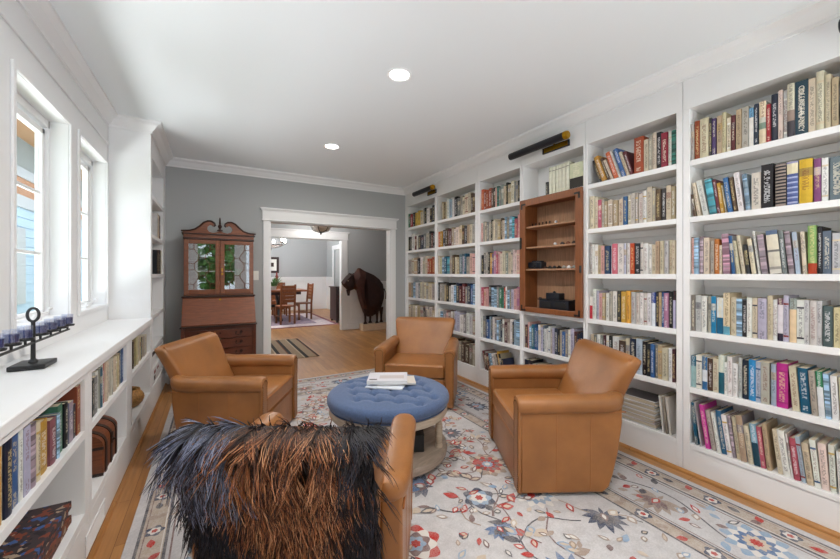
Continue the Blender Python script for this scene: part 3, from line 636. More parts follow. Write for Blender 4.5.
SHELFNAME = {'a1': 'top shelf', 'a2': 'second shelf', 'a3': 'third shelf', 'a4': 'fourth shelf', 'a5': 'fifth shelf', 'a6': 'lowest shelf'}
def where(sid):
    k, n = sid[0], sid[1]
    sh = SHELFNAME.get('a'+n)
    return {'a': sh+', rightmost bay', 'b': sh+', bay right of cabinet', 'c': 'shelf above the wooden cabinet',
            'l': {'1': 'low bay before the chest', '2': 'shelf above the chest', '3': 'shelf above the basket'}[n] if k == 'l' else ''}[k]
GRP = {'a': 'books in the rightmost bay', 'b': 'books in the bay right of the cabinet', 'c': 'books above the wooden cabinet', 'l': 'books in the low bookcases'}
zs_of = {'a': SHELF, 'b': SHELF, 'c': SHELF, 'l': [.601]*3}
BC = 0
def build_books(sid, data):
    global BC
    k = sid[0]; z = zs_of[k][int(sid[1])-1]
    rows = [t.split(',') for t in data.split()]
    rows = [(c, float(a), float(b), float(h), float(t)) for c, a, b, h, t in rows]
    # names of the colours along the shelf, in the order the photo shows them left to right
    order = list(range(len(rows)))
    if k == 'l': order = order[::-1]           # there the far end is to the right
    count = {}
    for i in order: count.setdefault(PAL[rows[i][0]][0], []).append(i)
    for i, (c, y, th, h, ti) in enumerate(rows):
        BC += 1
        if k == 'l': h = min(h, .226)
        d = max(.12, min(.185, h*.68))
        rd_ = random.Random(BC*7).random() < .55
        V, F, CO, IN, UV, pg = cover_data(th, d, h, c, BC*31+5, SPECIAL.get((sid, i)), rd_)
        me = mesh_with_cols('book', V, F, CO, IN, UV, [M['book']])
        o = bpy.data.objects.new('book', me); C.objects.link(o)
        set_ = random.Random(BC*3).uniform(0, .009)
        if k == 'l':
            # pivot at the far lower corner; turned to face +x
            o.location = (XL-.014-set_, y-th, z+.0004); o.rotation_euler = (0, 0, PI)
        else:
            o.location = (XR+.014+set_, y, z+.0004); o.rotation_euler = (R(-ti), 0, 0)
        obj('pages', MB().box(*pg), M['paper'], o, fixn=False)
        cn = PAL[c][0]; same = count[cn]; j = same.index(i)
        size = 'thin' if th < .0165 else ('thick' if th > .036 else None)
        st = ('leaning ' if abs(ti) > 3 else '') + (size+' ' if size else '')
        lab = st+cn+' book, '
        if len(same) == 1: lab += 'the only one so coloured, '+where(sid)
        else: lab += ORD[j]+' such from left, '+where(sid)
        if k == 'c' and c == 'lgn': lab = cn+' book, '+ORD[j]+' from the left of the matching set above the wooden cabinet'
        if k == 'c' and c == 'gn3': lab = 'green book with its cover facing out, right of the pale matching set'
        tag(o, lab, 'book', GRP[k])
        if c == 'nt':
            t = bpy.data.curves.new('spine_title', 'FONT'); t.body = 'COLLINS'; t.size = .029; t.align_x = 'CENTER'; t.align_y = 'CENTER'; t.extrude = .0002
            b2 = bpy.data.curves.new('spine_title', 'FONT'); b2.body = 'PLANCY'; b2.size = .029; b2.align_x = 'CENTER'; b2.align_y = 'CENTER'; b2.extrude = .0002
            for cur, zc in ((t, h*.70), (b2, h*.24)):
                cur.materials.append(M['wick']); q0 = bpy.data.objects.new('lettering', cur); C.objects.link(q0)
                bpy.context.view_layer.update()
                tm = bpy.data.meshes.new_from_object(q0.evaluated_get(bpy.context.evaluated_depsgraph_get()))
                bpy.data.objects.remove(q0); q = bpy.data.objects.new('lettering', tm); C.objects.link(q); q.parent = o
                # faces -x, reads top to bottom
                q.matrix_local = Matrix(((0,0,-1,-.0046),(0,-1,0,-th/2),(-1,0,0,zc),(0,0,0,1)))
            dm = MB()
            for zc in (h*.475, h*.425, h*.375):
                dm.prism([(-th/2, zc+.008), (-th/2+.006, zc), (-th/2, zc-.008), (-th/2-.006, zc)], 'x', -.0049, -.0044)
            obj('lettering', dm, M['wick'], o)
for sid, data in BOOKS.items(): build_books(sid, data)

# everything on the far shelves: too many to set out one by one, so one object
FAR = {   # bay: shelf -> colours left to right
 0: {0: 'gn rd dk ye ye cr be bk wh bk nv', 1: 'bk dk wh dr wh dk nv gy be dk dr bk', 2: 'be cr tn bk wh be cr ru ru ru', 3: 'tn gy lb wh gy cr be cr be cr be', 4: 'cr be cr wh tn be dk be cr be tn', 5: 'be cr dk tn be wh br gy be cr'},
 1: {0: 'tn br cr wh lb wh bk gy be cr cr cr br br', 1: 'or mu dk br dr dr tn pk2 pk2 cr br dk tn cr be', 2: 'cr ye2 lb tl aq be br cr tn sb lv tl be pk pk', 3: 'bk be be tn bk be wh lb nv dr dr gy nv bl lb', 4: 'wh lb gy pk be wh be lv lv wh gy wh lg be', 5: 'nv tl be tn be br tn be br br tb be'},
 2: {0: 'or ru ru ru br bk pk tg gg gg cr bk tn cr gy be bk', 1: 'pk be cr gy be bk cr cr be tn br cr lb gy lb aq rs pk', 2: 'bk gy be dk mu pu vi2 rs pk cr cr gg cr be pk2 pk2 pk', 3: 'rs pk pk dk lb lb gy gn tg or2 wh lb gy lv pk vi2', 4: 'wh gy nv bl lb nv wh gy lb sb nv wh dr2 be wh nv lb lb', 5: 'dr br dr tl lb wh be br mu bk nv'},
 3: {4: 'dr2 pk lb tl bl bl wh lv sb wh wh wh be lv nv bk be bl gy wh lv dr2 nv nv', 5: 'nv dk wh tl bl lv pk pu vi2 pu lv bk nv be'},
 't': {1: 'lg cr cr br br', 2: 'bk br bk bk cr'}}
V = []; F = []; CO = []; IN = []; UV = []; MI = []
def add_far(x, y, z, th, d, h, c, seed, flip=False, tilt=0):
    v, f, co, ik, uv, pg = cover_data(th, d, h, c, seed)
    MM = Matrix.Translation((x, y, z)) @ (Matrix.Rotation(PI, 4, 'Z') if flip else Matrix.Rotation(R(-tilt), 4, 'X'))
    b = len(V); V.extend([tuple(MM @ Vector(p)) for p in v]); F.extend([tuple(b+i for i in q) for q in f])
    CO.extend(co); IN.extend(ik); UV.extend(uv); MI.extend([0]*len(f))
    q = MB().box(*pg); b = len(V); V.extend([tuple(MM @ Vector(p)) for p in q.v]); F.extend([tuple(b+i for i in qq) for qq in q.f])
    CO.extend([(.6,.56,.48)]*6); IN.extend([(0,0,0,0)]*6); UV.extend([[(0,0)]*4]*6); MI.extend([1]*6)
fr = random.Random(5)
for bay, sh in FAR.items():
    for j, s in sh.items():
        cs = s.split()
        if bay == 't':
            y = 4.90 if j == 2 else 4.80
            for c in cs[::-1]:
                th = fr.uniform(.06, .085) if j == 2 else fr.uniform(.04, .06)
                add_far(XL-.016, y-th, TZ[j]+.0004, th, .16, fr.uniform(.24, .265), c, fr.randint(0, 9999), True); y -= th+.003
            continue
        y0, y1, _ = BAYS[bay]
        start = {(1, 0): .10}.get((bay, j), .004)
        end = {(0, 0): .02}.get((bay, j), .015)
        if (bay, j) == (2, 5): end = .22
        if (bay, j) == (2, 5): start = .07
        w = [fr.uniform(.7, 1.5) for _ in cs]; tot = (y1-start)-(y0+end)
        k = tot/sum(w); y = y1-start; base = fr.uniform(.215, .24)
        if j in (4, 5): base = .235
        for c, q in zip(cs, w):
            h = base+fr.uniform(-.02, .025); til = 0
            if (bay, j) == (2, 5): h *= fr.uniform(.8, 1); til = 14
            th = (q*k-.001)*(math.cos(R(til)) if til else 1)
            add_far(XR+.014+fr.uniform(0, .009), y, SHELF[j]+.0004, th, .16, h, c, fr.randint(0, 9999), tilt=til); y -= q*k
me = mesh_with_cols('books', V, F, CO, IN, UV, [M['book'], M['paper']], MI)
o = bpy.data.objects.new('books', me); C.objects.link(o)
tag(o, 'rows of small distant books filling the four far bays and the corner unit', 'books', kind='stuff')

# magazines on the lowest shelf of the bay right of the cabinet
mc = [(60,60,66), (208,208,206), (190,188,186), (150,60,60), (200,200,204), (90,100,120), (214,210,204), (120,120,124), (206,206,206), (168,172,180), (90,70,60), (212,210,206), (196,190,180), (140,150,165), (210,208,204), (70,70,76), (196,196,198), (176,160,140), (60,58,62), (36,36,40)]
MAGM = {}
def magmat(c):
    if c not in MAGM: MAGM[c] = mat('magazine_cover', lin(*c), .35)
    return MAGM[c]
zz = SHELF[5]+.0005
NUM = ['bottom', 'second from the bottom', 'third up', 'fourth up', 'fifth up', 'sixth up', 'seventh up', 'eighth up', 'ninth up', 'tenth up', 'eleventh up', 'twelfth up', 'thirteenth up', 'sixth from the top', 'fifth from the top', 'fourth from the top', 'third from the top', 'second from the top', 'top', 'uppermost']
mc = mc[:19]
for k, c in enumerate(mc):
    th = [.009, .012, .008, .011][k % 4]
    w_, l_ = .19, .27
    o = thing('magazine', 'glossy magazine lying flat, %s in the stack behind the swivel chair' % NUM[k], 'magazine', (XR+.02+.001+w_/2+rng.uniform(-.004, .004), 1.49+rng.uniform(-.012, .012), zz), R(rng.uniform(-2, 2)), 'magazines in the flat stack')
    obj('cover', MB().box(-w_/2, w_/2, -l_/2, l_/2, th-.0006, th).box(-w_/2, w_/2, -l_/2, l_/2, 0, .0006).box(w_/2-.0006, w_/2, -l_/2, l_/2, .0006, th-.0006), magmat(c), o, fixn=False)
    obj('pages', MB().box(-w_/2+.0012, w_/2-.0007, -l_/2+.001, l_/2-.001, .0007, th-.0007), M['paper'] if k % 3 else magmat((222,222,224)), o, fixn=False)
    zz += th+.0004
for k, (yy_, c, lab) in enumerate([(1.305, (214,212,208), 'white magazine leaning beside the flat stack, first of the three upright ones'), (1.283, (150,140,128), 'grey brown magazine leaning upright, between two others'), (1.262, (200,196,190), 'pale magazine leaning upright against the white divider')]):
    th = .013
    o = thing('magazine', lab, 'magazine', (XR+.022, yy_, SHELF[5]+.0005), 0, 'magazines leaning by the flat stack')
    o.rotation_euler = (R(-6), 0, 0)
    obj('cover', MB().box(0, .19, -th, -th+.0006, 0, .25).box(0, .19, -.0006, 0, 0, .25).box(0, .0006, -th+.0006, -.0006, 0, .25), magmat(c), o, fixn=False)
    obj('pages', MB().box(.0007, .188, -th+.0007, -.0007, .001, .249), M['paper'], o, fixn=False)
# ================================================================== CABINET IN THE FOURTH BAY
cab = thing('display_cabinet', 'open orange-brown wooden cabinet with black corner brackets set into the bookcase wall', 'cabinet', (XR, 2.25, .93))
CY0, CY1, CH = -.344, .323, 1.070     # local: y, height; front projects a little from the case
CX0, CX1 = -.035, .19
fr_ = .052
def cb(name, mb, m, **k): return obj(name, mb, m, cab, **k)
cb('side_panel', MB().box(CX0+.02, CX1, CY0, CY0+.018, .0008, CH), M['oakcab']); cb('side_panel', MB().box(CX0+.02, CX1, CY1-.018, CY1, .0008, CH), M['oakcab'])
cb('top_panel', MB().box(CX0+.02, CX1, CY0+.018, CY1-.018, CH-.018, CH), M['oakcab']); cb('bottom_panel', MB().box(CX0+.02, CX1, CY0+.018, CY1-.018, .0008, .02), M['oakcab'])
bk = MB(); n = 6
for k in range(n):
    a = CY0+.018+(CY1-CY0-.036)*k/n; b = CY0+.018+(CY1-CY0-.036)*(k+1)/n
    bk.box(CX1-.014, CX1-.003, a+.001, b-.001, .02, CH-.018)
bk.box(CX1-.0145, CX1-.014, CY0+.02, CY1-.02, .205, .213)
cb('back_panel', bk, M['oakin'])
ff = MB().box(CX0, CX0+.02, CY0-.012, CY0+fr_, 0.0008, CH+.03).box(CX0, CX0+.02, CY1-fr_, CY1+.02, .0008, CH+.03).box(CX0, CX0+.02, CY0+fr_, CY1-fr_, CH-.035, CH+.03).box(CX0, CX0+.02, CY0+fr_, CY1-fr_, .0008, .05)
cb('face_frame', ff, M['oakcab'], bevel=.004)
cs = [.835, .635, .42]
for z in cs: cb('shelf', MB().box(CX0+.03, CX1-.015, CY0+.019, CY1-.019, z-.016, z), M['oakin'], bevel=.002)
for (sy, sz) in ((CY0+.004, .01), (CY0+.004, CH-.062), (CY1-.06, .01), (CY1-.06, CH-.062)):
    top = sz > .5; rt = sy > 0
    b = MB().box(CX0-.004, CX0-.0005, sy if rt else sy, sy+.056, sz+(.038 if top else 0), sz+(.054 if top else .016))
    b.box(CX0-.004, CX0-.0005, sy+(.04 if rt else 0), sy+(.056 if rt else .016), sz, sz+.054)
    cb('corner_bracket', b, M['black'])
for z in (.62, ): cb('hinge', MB().box(CX0-.006, CX0-.0006, CY1-.012, CY1+.004, z, z+.11).lathe([(.005, 0), (.005, .11)], 8, (CX0-.006, CY1+.004, z)), M['black'])
cb('catch', MB().box(CX0-.008, CX0-.0006, CY0-.01, CY0+.006, .38, .44), M['black'])
WX, WY, WZ = XR, 2.25, .93
# machine with a smaller box on top, on the cabinet floor
e = thing('model_machine', 'black boxy antique machine with a smaller box on top, on the cabinet floor', 'machine', (WX+.075, WY-.02, WZ+.0205))
bx = MB().rbox((0, 0, .062), (.055, .165, .042), .008).box(-.062, .06, -.18, .18, 0, .012).box(-.06, .06, -.175, .175, .1045, .112)
obj('case', bx, M['gunmetal'], e, smooth=True)
tb = MB().rbox((0, .02, .142), (.04, .075, .030), .006)
obj('upper_box', tb, M['gunmetal'], e, smooth=True)
obj('knob', MB().lathe([(.012, .172), (.014, .18), (.006, .19)], 12, (0, .03, 0)), M['gunmetal'], e, smooth=True)
for s in (-1, 1): obj('handle', MB().tube([(0, s*.175, .085), (0, s*.2, .1), (0, s*.205, .12), (0, s*.18, .115)], .006, 6), M['gunmetal'], e, smooth=True)
for s in (-1, 1):
    obj('ribbed_panel', MB().box(-.0575, -.0552, s*.08-.06, s*.08+.06, .035, .09), M['black'], e)
# black camera on the third shelf
e = thing('folding_camera', 'black camera-like box at the left end of the cabinet shelf above the machine', 'camera', (WX+.07, WY+.21, WZ+cs[2]+.0005))
obj('body', MB().rbox((0, 0, .034), (.04, .085, .033), .012), M['gunmetal'], e, smooth=True)
obj('top_plate', MB().rbox((0, -.01, .073), (.025, .055, .006), .004), M['gunmetal'], e, smooth=True)
obj('lens', MB().lathe([(.022, -.058), (.024, -.045), (.02, -.038)], 14, (0, -.01, .036), axis='x'), M['black'], e, smooth=True)
# tiny figures along the shelves
def tiny(name, y, z, m, lab, k):
    mb = MB()
    if k == 0: mb.lathe([(.011, 0), (.012, .004), (.005, .008), (.006, .02), (.009, .026), (.005, .034), (.001, .036)], 10)
    elif k == 1: mb.rbox((0, 0, .013), (.009, .018, .006), .003).lathe([(.006, -.012), (.006, .012)], 8, (0, -.011, .006), axis='x').lathe([(.006, -.012), (.006, .012)], 8, (0, .011, .006), axis='x').rbox((0, .002, .022), (.007, .009, .005), .003)
    else: mb.sphere((0, 0, .015), .0145, 12, 8).lathe([(.008, 0), (.009, .003)], 10)
    o = obj(name, mb, m, smooth=True, loc=(WX+.05, WY+y, WZ+z+.0004)); tag(o, lab, 'ornament', 'tiny ornaments in the wooden cabinet')
NW = ['first', 'second', 'third', 'fourth', 'fifth', 'sixth', 'seventh', 'eighth']
for k in range(6):
    tiny('miniature_figure', .25-k*.042, cs[0], M['darkwood' if k % 2 else 'bronze'], NW[k]+' from the left of tiny dark figures, upper cabinet shelf', 0)
tiny('miniature_ball', -.03, cs[0], M['white'], 'small white ball at the end of the row on the upper cabinet shelf', 2)
tiny('miniature_ball', -.02, cs[1], M['white'], 'small white ball on the middle cabinet shelf', 2)
for k in range(3): tiny('miniature_car', -.10-k*.06, cs[1], M['chest' if k % 2 else 'darkwood'], NW[k]+' small dark toy car on the middle cabinet shelf', 1)
for k in range(7):
    tiny('miniature_car', .09-k*.052, cs[2], M[['darkwood', 'black', 'gunmetal', 'bronze', 'silver', 'white', 'silver'][k]], NW[k]+' of the tiny cars beside the black camera box, lower cabinet shelf', 1)
o = obj('toy_charm', MB().sphere((0,0,.016), .015, 10, 8).sphere((0,0,.04), .010, 10, 8), M['silver'], smooth=True, loc=(WX+.05, WY-.285, WZ+cs[2]+.0004)); tag(o, 'silver round trinket at the right end of the lower cabinet shelf', 'ornament')

# ================================================================== PICTURE LIGHTS OVER THE BOOKCASES
def picture_light(y0, y1, z, lab, capnear=True):
    ln = y0-y1; ym = (y0+y1)/2
    e = thing('library_light_mount', lab, 'lamp', (XR, ym, z), 0, 'brass and black picture lights over the bookcase')
    r = .034; xo = -.075
    obj('shade', MB().lathe([(r*.8, -ln/2), (r, -ln/2+.004), (r, ln/2-.004), (r*.8, ln/2)], 20, (xo, 0, 0), axis='y'), M['lampblk'], e, smooth=True)
    obj('end_cap', MB().lathe([(r*.2, -ln/2-.012), (r*.9, -ln/2-.010), (r*1.04, -ln/2+.002), (r*1.04, -ln/2+.024), (r*.9, -ln/2+.025)], 20, (xo, 0, 0), axis='y'), M['brass'], e, smooth=True)
    obj('backplate', MB().box(-.016, -.0008, -ln*.46, -.02, -.07, -.015), M['lampblk'], e, bevel=.003)
    obj('plate_rim', MB().box(-.019, -.016, -ln*.44, -.04, -.062, -.023), M['brass'], e, bevel=.002)
    for s in (-.22, .12):
        obj('arm', MB().tube([(-.004, s*ln, -.02 if s < 0 else .028), (-.05, s*ln, .045), (xo+.01, s*ln, .034), (xo, s*ln, r*.9)], .006, 8).lathe([(.016, -.007), (.014, .0)], 12, (-.0008, s*ln, -.02 if s < 0 else .028), axis='x'), M['brass'], e, smooth=True)
    return e
picture_light(2.68, 2.005, 2.49, 'long black and brass picture light above the wooden cabinet')
picture_light(4.70, 4.16, 2.50, 'black and brass picture light at the far end by the grey wall')
picture_light(.475, -.15, 2.49, 'black picture light cut by the right edge of the photo')

# ================================================================== LEFT COUNTER: CANDLE HOLDER
e = thing('candle_holder', 'black iron candle holder with a ring top standing on the window counter', 'candle holder', (-.665, 2.125, .9055))
bs = MB().rbox((0, 0, .011), (.056, .068, .010), .004)
obj('base', bs, M['black'], e, smooth=True)
obj('stem', MB().lathe([(.016, .0215), (.014, .03), (.008, .036), (.007, .197)], 12), M['black'], e, smooth=True)
rg = [(.0165*math.cos(t), .004*math.cos(t), .222+.028*math.sin(t)) for t in [2*PI*k/20 for k in range(20)]]
obj('ring', MB().tube(rg, .0055, 8, closed=True), M['black'], e, smooth=True)
obj('arm_bar', MB().box(-.006, .006, -.425, .425, .100, .108), M['black'], e, bevel=.002)
CUPY = [.073, .188, .302, .405, -.073, -.188, -.302, -.405]
for yc in CUPY:
    obj('cup_tray', MB().lathe([(.004, .108), (.005, .122), (.027, .124), (.029, .132), (.025, .132), (.024, .127)], 16, (0, yc, 0)), M['black'], e, smooth=True)
side = {0: 'just beyond the ring stem', 1: 'second beyond the ring stem', 2: 'third beyond the ring stem', 3: 'at the far end of the bar', 4: 'just before the ring stem', 5: 'second before the ring stem', 6: 'third before the ring stem', 7: 'at the near end of the bar'}
for k, yc in enumerate(CUPY):
    c = thing('votive_candle', 'blue candle in a clear glass cup, '+side[k], 'candle', (-.665, 2.125+yc, .9055+.1325), 0, 'blue candles on the iron holder')
    obj('glass_cup', MB().lathe([(.019, .0003), (.0215, .002), (.023, .052), (.0218, .052), (.0204, .004), (.001, .003)], 18), M['clear'], c, smooth=True)
    wx = obj('wax', MB().lathe([(.0195, .0042), (.0212, .034), (.018, .035), (.002, .0345)], 16), M['wax'], c, smooth=True)
    obj('wick', MB().tube([(0,0,.036), (.001,0,.046), (.003,.001,.05)], .0012, 5), M['wick'], wx)

# ================================================================== LOW SHELF CONTENTS
e = thing('treasure_chest', 'domed brown wooden chest with dark straps on the low bookcase shelf', 'chest', (-.618, 2.63, .2335))
hx, hy, hz = .108, .16, .152
obj('body', MB().box(-hx, hx, -hy, hy, 0, hz), M['chest'], e, bevel=.005)
pr = [(-hx, hz+.003)] + [(hx*math.cos(PI-PI*k/12), hz+.003+.075*math.sin(PI*k/12)) for k in range(1, 12)] + [(hx, hz+.003)]
lid = obj('lid', MB().prism(pr, 'y', -hy, hy), M['chest'], e, smooth=True, ang=50)
for yc in (-.125, -.014, .097):
    st = MB()
    arc = [((hx+.004)*math.cos(PI*k/12), hz+.003+.079*math.sin(PI*k/12)) for k in range(13)]
    arc2 = [((hx+.0005)*math.cos(PI*k/12), hz+.003+.0755*math.sin(PI*k/12)) for k in range(12, -1, -1)]
    st.prism(arc+arc2, 'y', yc, yc+.03)
    st.box(hx+.0005, hx+.005, yc, yc+.03, .002, hz+.003)
    obj('strap', st, M['leatherdk'], e)
obj('latch', MB().box(hx+.0055, hx+.010, -.012, .012, .11, .17).sphere((hx+.012, 0, .13), .008, 8, 6), M['leatherdk'], e)
for k in range(5):
    p = [(0, .07), (.02, .09), (-.02, .09), (0, .11), (0, .09)][k]
    obj('stud', MB().sphere((p[0], -hy-.001, p[1]), .0075, 8, 6), M['silver'], e, smooth=True)
for za, zb in ((0, .016), (hz-.014, hz)): obj('edge_band', MB().box(-hx-.001, hx+.002, -hy-.003, -hy-.0004, za, zb), M['leatherdk'], e)

e = thing('wicker_basket', 'round golden wicker basket on the low shelf beside the tall bookcase', 'basket', (-.62, 3.66, .2335))
pf = []
for k in range(15):
    t = k/14; rr = .085+.035*math.sin(PI*t); pf.append((rr+.004*(k % 2), .003+.125*t))
pin = [(p[0]-.012, p[1]) for p in reversed(pf[1:])] + [(.001, .012)]
obj('woven_body', MB().lathe([(.001, .002)]+pf+pin, 24), M['wicker'], e, smooth=True, ang=80)
obj('rim', MB().tube([(.088*math.cos(a), .088*math.sin(a), .13) for a in [2*PI*k/24 for k in range(24)]], .008, 8, closed=True), M['wicker'], e, smooth=True)
o = obj('wooden_ball', MB().sphere((0,0,.02), .0195, 14, 10), M['wicker'], smooth=True, loc=(-.545, 3.24, .2335)); tag(o, 'small golden ball alone on the low shelf before the basket', 'ornament')

# broad decorated albums lying in the nearest low bay
ALB = [((88,52,38), 'lowest brown album with blue edge lying in the nearest low bay'), ((112,66,44), 'brown leather album lying second in the pile in the nearest low bay'), ((74,56,58), 'dark blue and brown album lying third in the pile, nearest low bay'), ((60,50,54), 'dark patterned album on top of the pile in the nearest low bay')]
zz = .2335
def kilim(c):
    m = bpy.data.materials.new('patterned_album_cloth'); m.use_nodes = True; nt = m.node_tree; p = nt.nodes['Principled BSDF']
    tc = nt.nodes.new('ShaderNodeTexCoord'); v = nt.nodes.new('ShaderNodeTexVoronoi'); v.inputs['Scale'].default_value = 55; v.distance = 'MANHATTAN'
    nt.links.new(tc.outputs['Object'], v.inputs['Vector'])
    sp = nt.nodes.new('ShaderNodeSeparateColor'); nt.links.new(v.outputs['Color'], sp.inputs['Color'])
    cr = nt.nodes.new('ShaderNodeValToRGB'); cr.color_ramp.interpolation = 'CONSTANT'
    el = cr.color_ramp.elements; el[0].color = (*lin(*c), 1); el[1].position = .5; el[1].color = (*lin(c[0]*.6, c[1]*.6, c[2]*.7), 1)
    for pos, q in ((.7, (130,66,46)), (.82, (58,92,150)), (.93, (170,150,130))):
        x = el.new(pos); x.color = (*lin(*q), 1)
    nt.links.new(sp.outputs[0], cr.inputs['Fac']); nt.links.new(cr.outputs['Color'], p.inputs['Base Color']); p.inputs['Roughness'].default_value = .7
    return m
for k, (c, lab) in enumerate(ALB):
    th = [.035, .032, .038, .03][k]
    o = thing('album', lab, 'album', (-.635+.004*k, 1.74-.012*k, zz), R([1, -1.5, 1, -1][k]), 'albums piled in the nearest low bay')
    km = kilim(c)
    obj('cover', MB().box(-.11, .11, -.28, .28, 0, .004).box(-.11, .11, -.28, .28, th-.004, th).box(.1065, .11, -.28, .28, .004, th-.004), km, o, fixn=False, bevel=.0015)
    obj('pages', MB().box(-.108, .106, -.277, .277, .0045, th-.0045), M['paper'], o, fixn=False)
    zz += th+.0005
# things in the tall corner unit
e = thing('storage_box', 'white storage box with small dark marks on the lowest shelf of the corner unit', 'box', (-.62, 4.5, .2335))
obj('body', MB().box(-.11, .11, -.3, .3, 0, .15), M['white'], e, bevel=.006)
obj('label_patch', MB().box(.1105, .112, -.2, -.1, .09, .12).box(.1105, .112, .02, .12, .09, .115), M['red'], e)
obj('label_patch', MB().box(.1105, .112, -.2, -.12, .03, .07), M['darkwood'], e)
e = thing('shoulder_bag', 'dark brown bag with white panel resting on the white storage box', 'bag', (-.62, 4.45, .3845))
obj('body', MB().rbox((0, 0, .07), (.085, .2, .069), .04), M['darkwood'], e, smooth=True)
obj('flap', MB().rbox((.086, .02, .05), (.006, .15, .04), .004), M['white'], e, smooth=True)
obj('strap', MB().tube([(.06, -.15, .12), (.05, -.08, .165), (.05, .08, .165), (.06, .15, .12)], .008, 8), M['leatherdk'], e, smooth=True)
e = thing('gilt_frame', 'small gold and black framed piece leaning in the corner unit', 'frame', (-.60, 4.3, .6015), R(20))
obj('rim', MB().box(-.008, .008, -.07, -.055, 0, .11).box(-.008, .008, .055, .07, 0, .11).box(-.008, .008, -.055, .055, 0, .015).box(-.008, .008, -.055, .055, .095, .11), M['brasspaint'], e, bevel=.002)
obj('picture', MB().box(-.004, .004, -.0545, .0545, .0155, .0945), M['black'], e)
o = obj('wall_plaque', MB().rbox((0,0,.12), (.02,.06,.1195), .006), M['wicker'], smooth=True, loc=(-.61, 4.30, .9125)); tag(o, 'tan upright slab standing alone on the counter-height shelf of the corner unit', 'ornament')

# ================================================================== CEILING LIGHTS, SWITCH
for (x, y, lab) in ((1.10, 2.19, 'recessed round ceiling light, the larger one near the room middle'), (1.09, 3.78, 'recessed round ceiling light nearer the grey back wall'), (1.10, .55, 'recessed round ceiling light added unseen above the camera'), (1.10, -.95, 'recessed round ceiling light added unseen by the garden windows')):  # last two are unseen fittings, added for more light
    e = thing('ceiling_light', lab, 'ceiling light', (x, y, HC), 0, 'recessed ceiling lights')
    obj('trim_ring', MB().lathe([(.088, -.0005), (.088, -.004), (.080, -.008), (.068, -.004), (.066, -.0005)], 28), M['white'], e, smooth=True)
    obj('lens', MB().lathe([(.001, -.0009), (.0655, -.0009), (.0655, -.003), (.001, -.004)], 28), M['lens'], e, smooth=True)
e = thing('light_switch', 'white double light switch plate on the grey wall by the doorway', 'switch', (.462, YB, 1.28))
obj('plate', MB().rbox((0, -.004, 0), (.042, .0035, .06), .003), M['switch'], e, smooth=True)
for s in (-1, 1): obj('toggle', MB().box(s*.018-.007, s*.018+.007, -.011, -.0078, -.02, .02), M['switch'], e, bevel=.002)
# ================================================================== SECRETARY DESK
sx, sy = .057, YB-.018
sec = thing('secretary_desk', 'tall cherry wood secretary desk with glazed doors and swan-neck pediment against the grey wall', 'secretary desk', (sx, sy, 0))
W = .372
def sp(name, mb, m, parent=None, **k): return obj(name, mb, m, parent or sec, **k)
D = .44      # depth of the lower case
sp('carcase', MB().box(-W, W, -D+.02, 0, .09, .70), M['cherrydk'])
sp('plinth', MB().box(-W-.012, W+.012, -D-.002, .0, .0, .085), M['cherrydk'], bevel=.006)
for s in (-1, 1): sp('corner_post', MB().box(s*W-.03 if s > 0 else -W-.004, s*W+.004 if s > 0 else -W+.03, -D-.004, -D+.02, .086, .70), M['cherrydk'], bevel=.003)
zt = [.668, .56, .448, .335, .222, .10]
def serp(x): return -.022*math.cos(x/W*PI*1.0)-.004
for k in range(5):
    z1, z0 = zt[k]-.004, zt[k+1]+.006
    n = 16; hw = W-.034
    vs = []; fs = []
    for i in range(n+1):
        x = -hw+2*hw*i/n; y = -D+serp(x)
        vs += [(x, y, z0), (x, y, z1), (x, -D+.02, z1), (x, -D+.02, z0)]
    for i in range(n):
        for j in range(4): fs.append((i*4+j, i*4+(j+1) % 4, (i+1)*4+(j+1) % 4, (i+1)*4+j))
    fs += [(0,1,2,3), (n*4, n*4+3, n*4+2, n*4+1)]
    d = sp('drawer', MB().add(vs, fs), M['cherrydk'], smooth=True, ang=50)
    for s in (-1, 1):
        x = s*.185; y = -D+serp(x); zc = (z0+z1)/2
        h = MB().lathe([(.017, -.004), (.012, -.001)], 10, (x-.03, y-.001, zc+.01), axis='y').lathe([(.017, -.004), (.012, -.001)], 10, (x+.03, y-.001, zc+.01), axis='y')
        h.tube([(x-.03, y-.006, zc+.01), (x-.026, y-.016, zc-.012), (x, y-.018, zc-.02), (x+.026, y-.016, zc-.012), (x+.03, y-.006, zc+.01)], .0045, 6)
        obj('drawer_pull', h, M['bronze'], d, smooth=True)
    obj('keyhole_plate', MB().lathe([(.009, -.003), (.008, 0)], 10, (0, -D+serp(0)-.0005, (z0+z1)/2+.012), axis='y'), M['bronze'], d)
sp('waist_molding', MB().box(-W-.014, W+.014, -D-.03, .0, .7005, .717), M['dkline'], bevel=.005)
# slant front
FB, FT = -D-.005, -.285
sp('desk_side', MB().prism([(0, .7175), (FB+.012, .7175), (FT+.012, 1.03), (0, 1.03)], 'x', -W, -W+.02), M['cherry'])
sp('desk_side', MB().prism([(0, .7175), (FB+.012, .7175), (FT+.012, 1.03), (0, 1.03)], 'x', W-.02, W), M['cherry'])
fall = sp('fall_front', MB().prism([(FB, .7175), (FB-.002, .73), (FT-.002, 1.026), (FT+.018, 1.026), (FB+.02, .7175)], 'x', -W+.0005, W-.0005), M['cherry'], bevel=.003)
obj('lock_plate', MB().lathe([(.012, -.003), (.010, .001)], 10, (0, FT-.018, 1.0), axis='y'), M['brass'], fall)
sp('desk_top', MB().box(-W-.008, W+.008, -.305, 0, 1.0305, 1.046), M['dkline'], bevel=.004)
